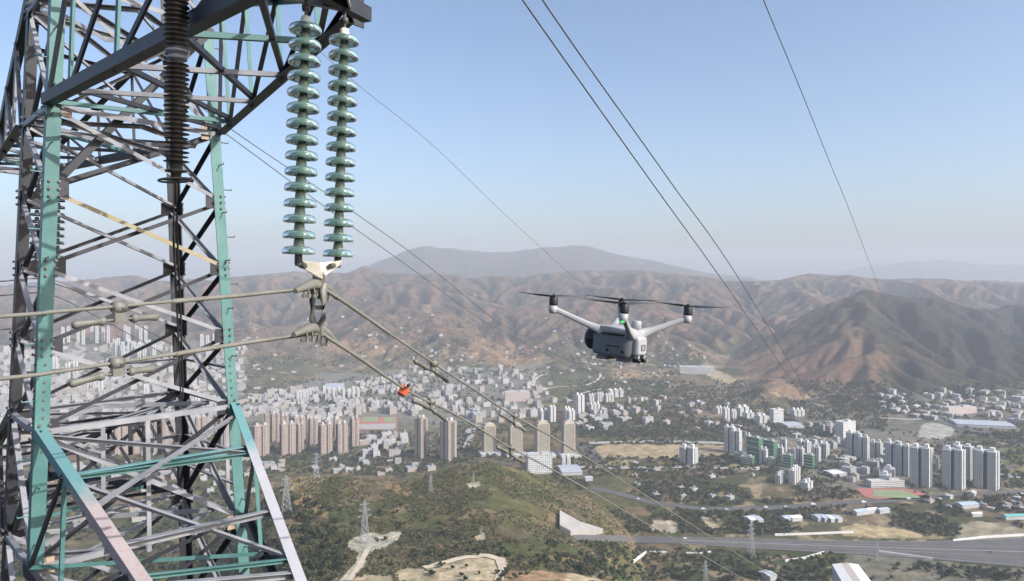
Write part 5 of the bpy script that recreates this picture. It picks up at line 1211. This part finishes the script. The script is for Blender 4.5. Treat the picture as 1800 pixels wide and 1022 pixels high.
def ring(x, hw, z0, z1, c=.3, n=40):                   # rounded-rectangle section across the body at x
    out = []
    for k in range(n):
        a = 2*math.pi*k/n; ca, sa = math.cos(a), math.sin(a); e = 1/3.2
        out.append(V((x, hw*math.copysign(abs(ca)**.26, ca), (z0+z1)/2+(z1-z0)/2*math.copysign(abs(sa)**.26, sa))))
    return out
# body: forward is +X
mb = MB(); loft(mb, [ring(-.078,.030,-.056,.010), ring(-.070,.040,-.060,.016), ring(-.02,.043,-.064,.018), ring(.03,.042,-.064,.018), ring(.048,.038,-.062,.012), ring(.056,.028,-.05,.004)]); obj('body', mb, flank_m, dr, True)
mb = MB(); loft(mb, [ring(-.080,.030,.008,.018), ring(-.07,.044,.006,.025), ring(-.02,.047,.006,.029), ring(.03,.046,.006,.026), ring(.054,.036,.004,.019), ring(.064,.022,.003,.012)]); shell = obj('top_shell', mb, shell_m, dr, True)
mb = MB(); loft(mb, [ring(-.072,.0452,.001,.0060), ring(.0,.0478,.001,.0060), ring(.054,.0385,.001,.0060)]); obj('shell_seam', mb, black_m, dr, True)
mb = MB(); mb.lathe((-.078,0,-.018), (-1,0,0), [(0,-.01),(.034,-.01),(.035,.022),(.029,.032),(.0,.034)], 12, False); obj('rear_cover', mb, black_m, dr, True)
for x in (-.02, .032):
    mb = MB(); mb.lathe((x,-.0425,-.043), (0,-1,0), [(0,-.003),(.005,-.003),(.005,.0012),(.003,.0006),(0,.0006)], 12); obj('side_sensor', mb, black_m, dr, True)
mb = MB(); mb.box((.0,-.0432,-.030), (.045,.002,.003)); obj('side_groove', mb, black_m, dr, True)
mb = MB()
for x in (-.045, .022): mb.box((x,0,-.068), (.034,.06,.012))
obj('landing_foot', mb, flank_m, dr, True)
# camera block at the nose
mb = MB(); loft(mb, [ring(.050,.022,-.05,.002), ring(.058,.028,-.054,.004), ring(.070,.028,-.052,.002), ring(.074,.023,-.047,-.003)]); cam_b = obj('gimbal_camera', mb, shell_m, dr, True)
mb = MB(); mb.box((.0745,.002,-.028), (.003,.024,.018)); obj('lens_window', mb, lens_m, cam_b, True)
mb = MB(); mb.box((.0762,-.003,-.028), (.001,.007,.009)); obj('lens', mb, shell_m, cam_b, True)
for s_ in (-1, 1):
    mb = MB(); mb.lathe((.066,s_*.017,-.066), (1,0,0), [(0,-.010),(.0065,-.010),(.0065,.010),(.004,.012),(0,.012)], 14); obj('downward_sensor', mb, black_m, dr, True)
    mb = MB(); mb.box((.066,s_*.017,-.057), (.014,.008,.012)); obj('sensor_bracket', mb, shell_m, dr, True)
mb = MB(); mb.lathe((.036,.022,.016), (0,0,1), [(0,0),(.015,0),(.0152,.028),(.0135,.031),(0,.031)], 20); obj('antenna_module', mb, shell_m, dr, True)
AR = .148; ZT = .058
for sx, sy, an, rr in ((1,-1,-60,.20),(-1,-1,-142,.208),(1,1,37,.192),(-1,1,120.5,.20)):
    e = V((math.cos(math.radians(an))*rr, math.sin(math.radians(an))*rr, .066)); s0 = V((sx*.046, sy*.028, .008)); d = (e-s0); dn = d.normalized(); sd = dn.cross(V((0,0,1))).normalized(); secs = []
    for t, w_, h_ in ((0,.018,.017),(.12,.012,.013),(.3,.0078,.0095),(.75,.0066,.008),(1,.008,.008)):
        c = s0+d*t; up = sd.cross(dn)
        secs.append([c+sd*(w_*math.copysign(abs(math.cos(a))**.6, math.cos(a)))+up*(h_*math.copysign(abs(math.sin(a))**.6, math.sin(a))) for a in (2*math.pi*k/14 for k in range(14))])
    mb = MB(); loft(mb, secs); arm = obj('arm', mb, shell_m, dr, True)
    mb = MB(); mb.lathe(e-V((0,0,.012)), (0,0,1), [(0,-.004),(.009,-.003),(.0125,.003),(.0130,.020),(0,.020)], 20); obj('motor_mount', mb, shell_m, arm, True)
    mb = MB(); mb.lathe(e+V((0,0,.009)), (0,0,1), [(0,0),(.0125,0),(.0130,.004),(.0130,.022),(.0115,.025),(0,.026)], 22); obj('motor', mb, black_m, arm, True)
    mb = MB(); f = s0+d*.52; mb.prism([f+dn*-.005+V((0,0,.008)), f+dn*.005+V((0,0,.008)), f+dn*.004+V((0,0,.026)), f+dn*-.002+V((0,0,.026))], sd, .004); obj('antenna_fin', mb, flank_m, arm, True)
    if (sx, sy) == (1, -1):
        mb = MB(); c = e+dn*.0115-V((0,0,.018)); mb.box(c, (.004,.009,.004), (dn, sd, V((0,0,1)))); obj('status_lamp', mb, lamp_m, arm, True)
    hub = e+V((0,0,.036)); mb = MB(); mb.lathe(hub-V((0,0,.003)), (0,0,1), [(0,0),(.006,0),(.006,.007),(.004,.009),(0,.009)], 14); pr = obj('propeller', mb, black_m, arm, True)
    pa = math.radians({(1,-1): 55, (-1,-1): 62, (1,1): 24, (-1,1): 30}[(sx, sy)])
    for s_ in (0, math.pi):
        a = pa+s_; u = V((math.cos(a), math.sin(a), 0)); v_ = V((-u.y, u.x, 0)); secs = []
        for t, ch, tw, lift in ((.05,.006,.35,0),(.18,.0105,.34,.0004),(.4,.0115,.24,.0015),(.7,.009,.15,.0034),(.92,.0062,.10,.0052),(1,.0028,.08,.006)):
            c = hub+u*(.118*t)+V((0,0,lift)); k = v_*math.cos(tw)+V((0,0,math.sin(tw))); nn = V((0,0,math.cos(tw)))-v_*math.sin(tw)
            secs.append([c+k*ch, c+nn*.0009+k*ch*.1, c-k*ch, c-nn*.0007])
        mb = MB(); loft(mb, secs); obj('blade', mb, prop_m, pr, True)

# ------------------------------------------------------------------ air, sun, sky, camera
hz, nt, b = nodes('haze_air')
nt.nodes.remove(b); pv = nt.nodes.new('ShaderNodeVolumePrincipled'); pv.inputs['Color'].default_value = HCOL; pv.inputs['Density'].default_value = HAZE
pv.inputs['Anisotropy'].default_value = .0
nt.links.new(pv.outputs[0], nt.nodes['Material Output'].inputs['Volume'])
mb = MB(); mb.box((0,8150,30), (42000,17000,840)); hz_o = obj('haze', mb, hz); hz_o['kind'] = 'stuff'
SUN = V((.88,-.475,0)).normalized()*math.cos(math.radians(SUN_EL)); SUN.z = math.sin(math.radians(SUN_EL))
sl = bpy.data.lights.new('sun', 'SUN'); sl.energy = SUN_E; sl.angle = math.radians(.5); sl.color = (1,.965,.915)
so = bpy.data.objects.new('sun', sl); C.objects.link(so); so.location = (40,-40,90); so.rotation_euler = (-SUN).to_track_quat('-Z', 'Y').to_euler()
w = bpy.data.worlds.new('World'); S.world = w; w.use_nodes = True; nt = w.node_tree
sk = nt.nodes.new('ShaderNodeTexSky'); sk.sky_type = 'NISHITA'; sk.sun_disc = False; sk.sun_elevation = math.radians(SUN_EL); sk.sun_rotation = math.atan2(SUN.x, SUN.y)
sk.air_density = AIR; sk.dust_density = DUST; sk.ozone_density = OZ; sk.altitude = 300
nt.links.new(sk.outputs[0], nt.nodes['Background'].inputs['Color']); nt.nodes['Background'].inputs['Strength'].default_value = SKY
cd = bpy.data.cameras.new('camera'); co = bpy.data.objects.new('camera', cd); C.objects.link(co); S.camera = co
co.rotation_euler = (math.pi/2, 0, 0); cd.sensor_width = 36; cd.lens = 36*F/1800; cd.shift_y = -(511-HY)/1800; cd.clip_start = .05; cd.clip_end = 60000
S.view_settings.view_transform = 'Standard'; S.view_settings.look = 'None'; S.view_settings.exposure = EXPO; S.view_settings.gamma = 1
cy = S.cycles; cy.use_denoising = True
try: cy.denoiser = 'OPENIMAGEDENOISE'
except Exception: pass
cy.max_bounces = 8; cy.volume_bounces = 1; cy.diffuse_bounces = 2; cy.glossy_bounces = 3; cy.transmission_bounces = 8; cy.transparent_max_bounces = 12
cy.caustics_reflective = False; cy.caustics_refractive = False
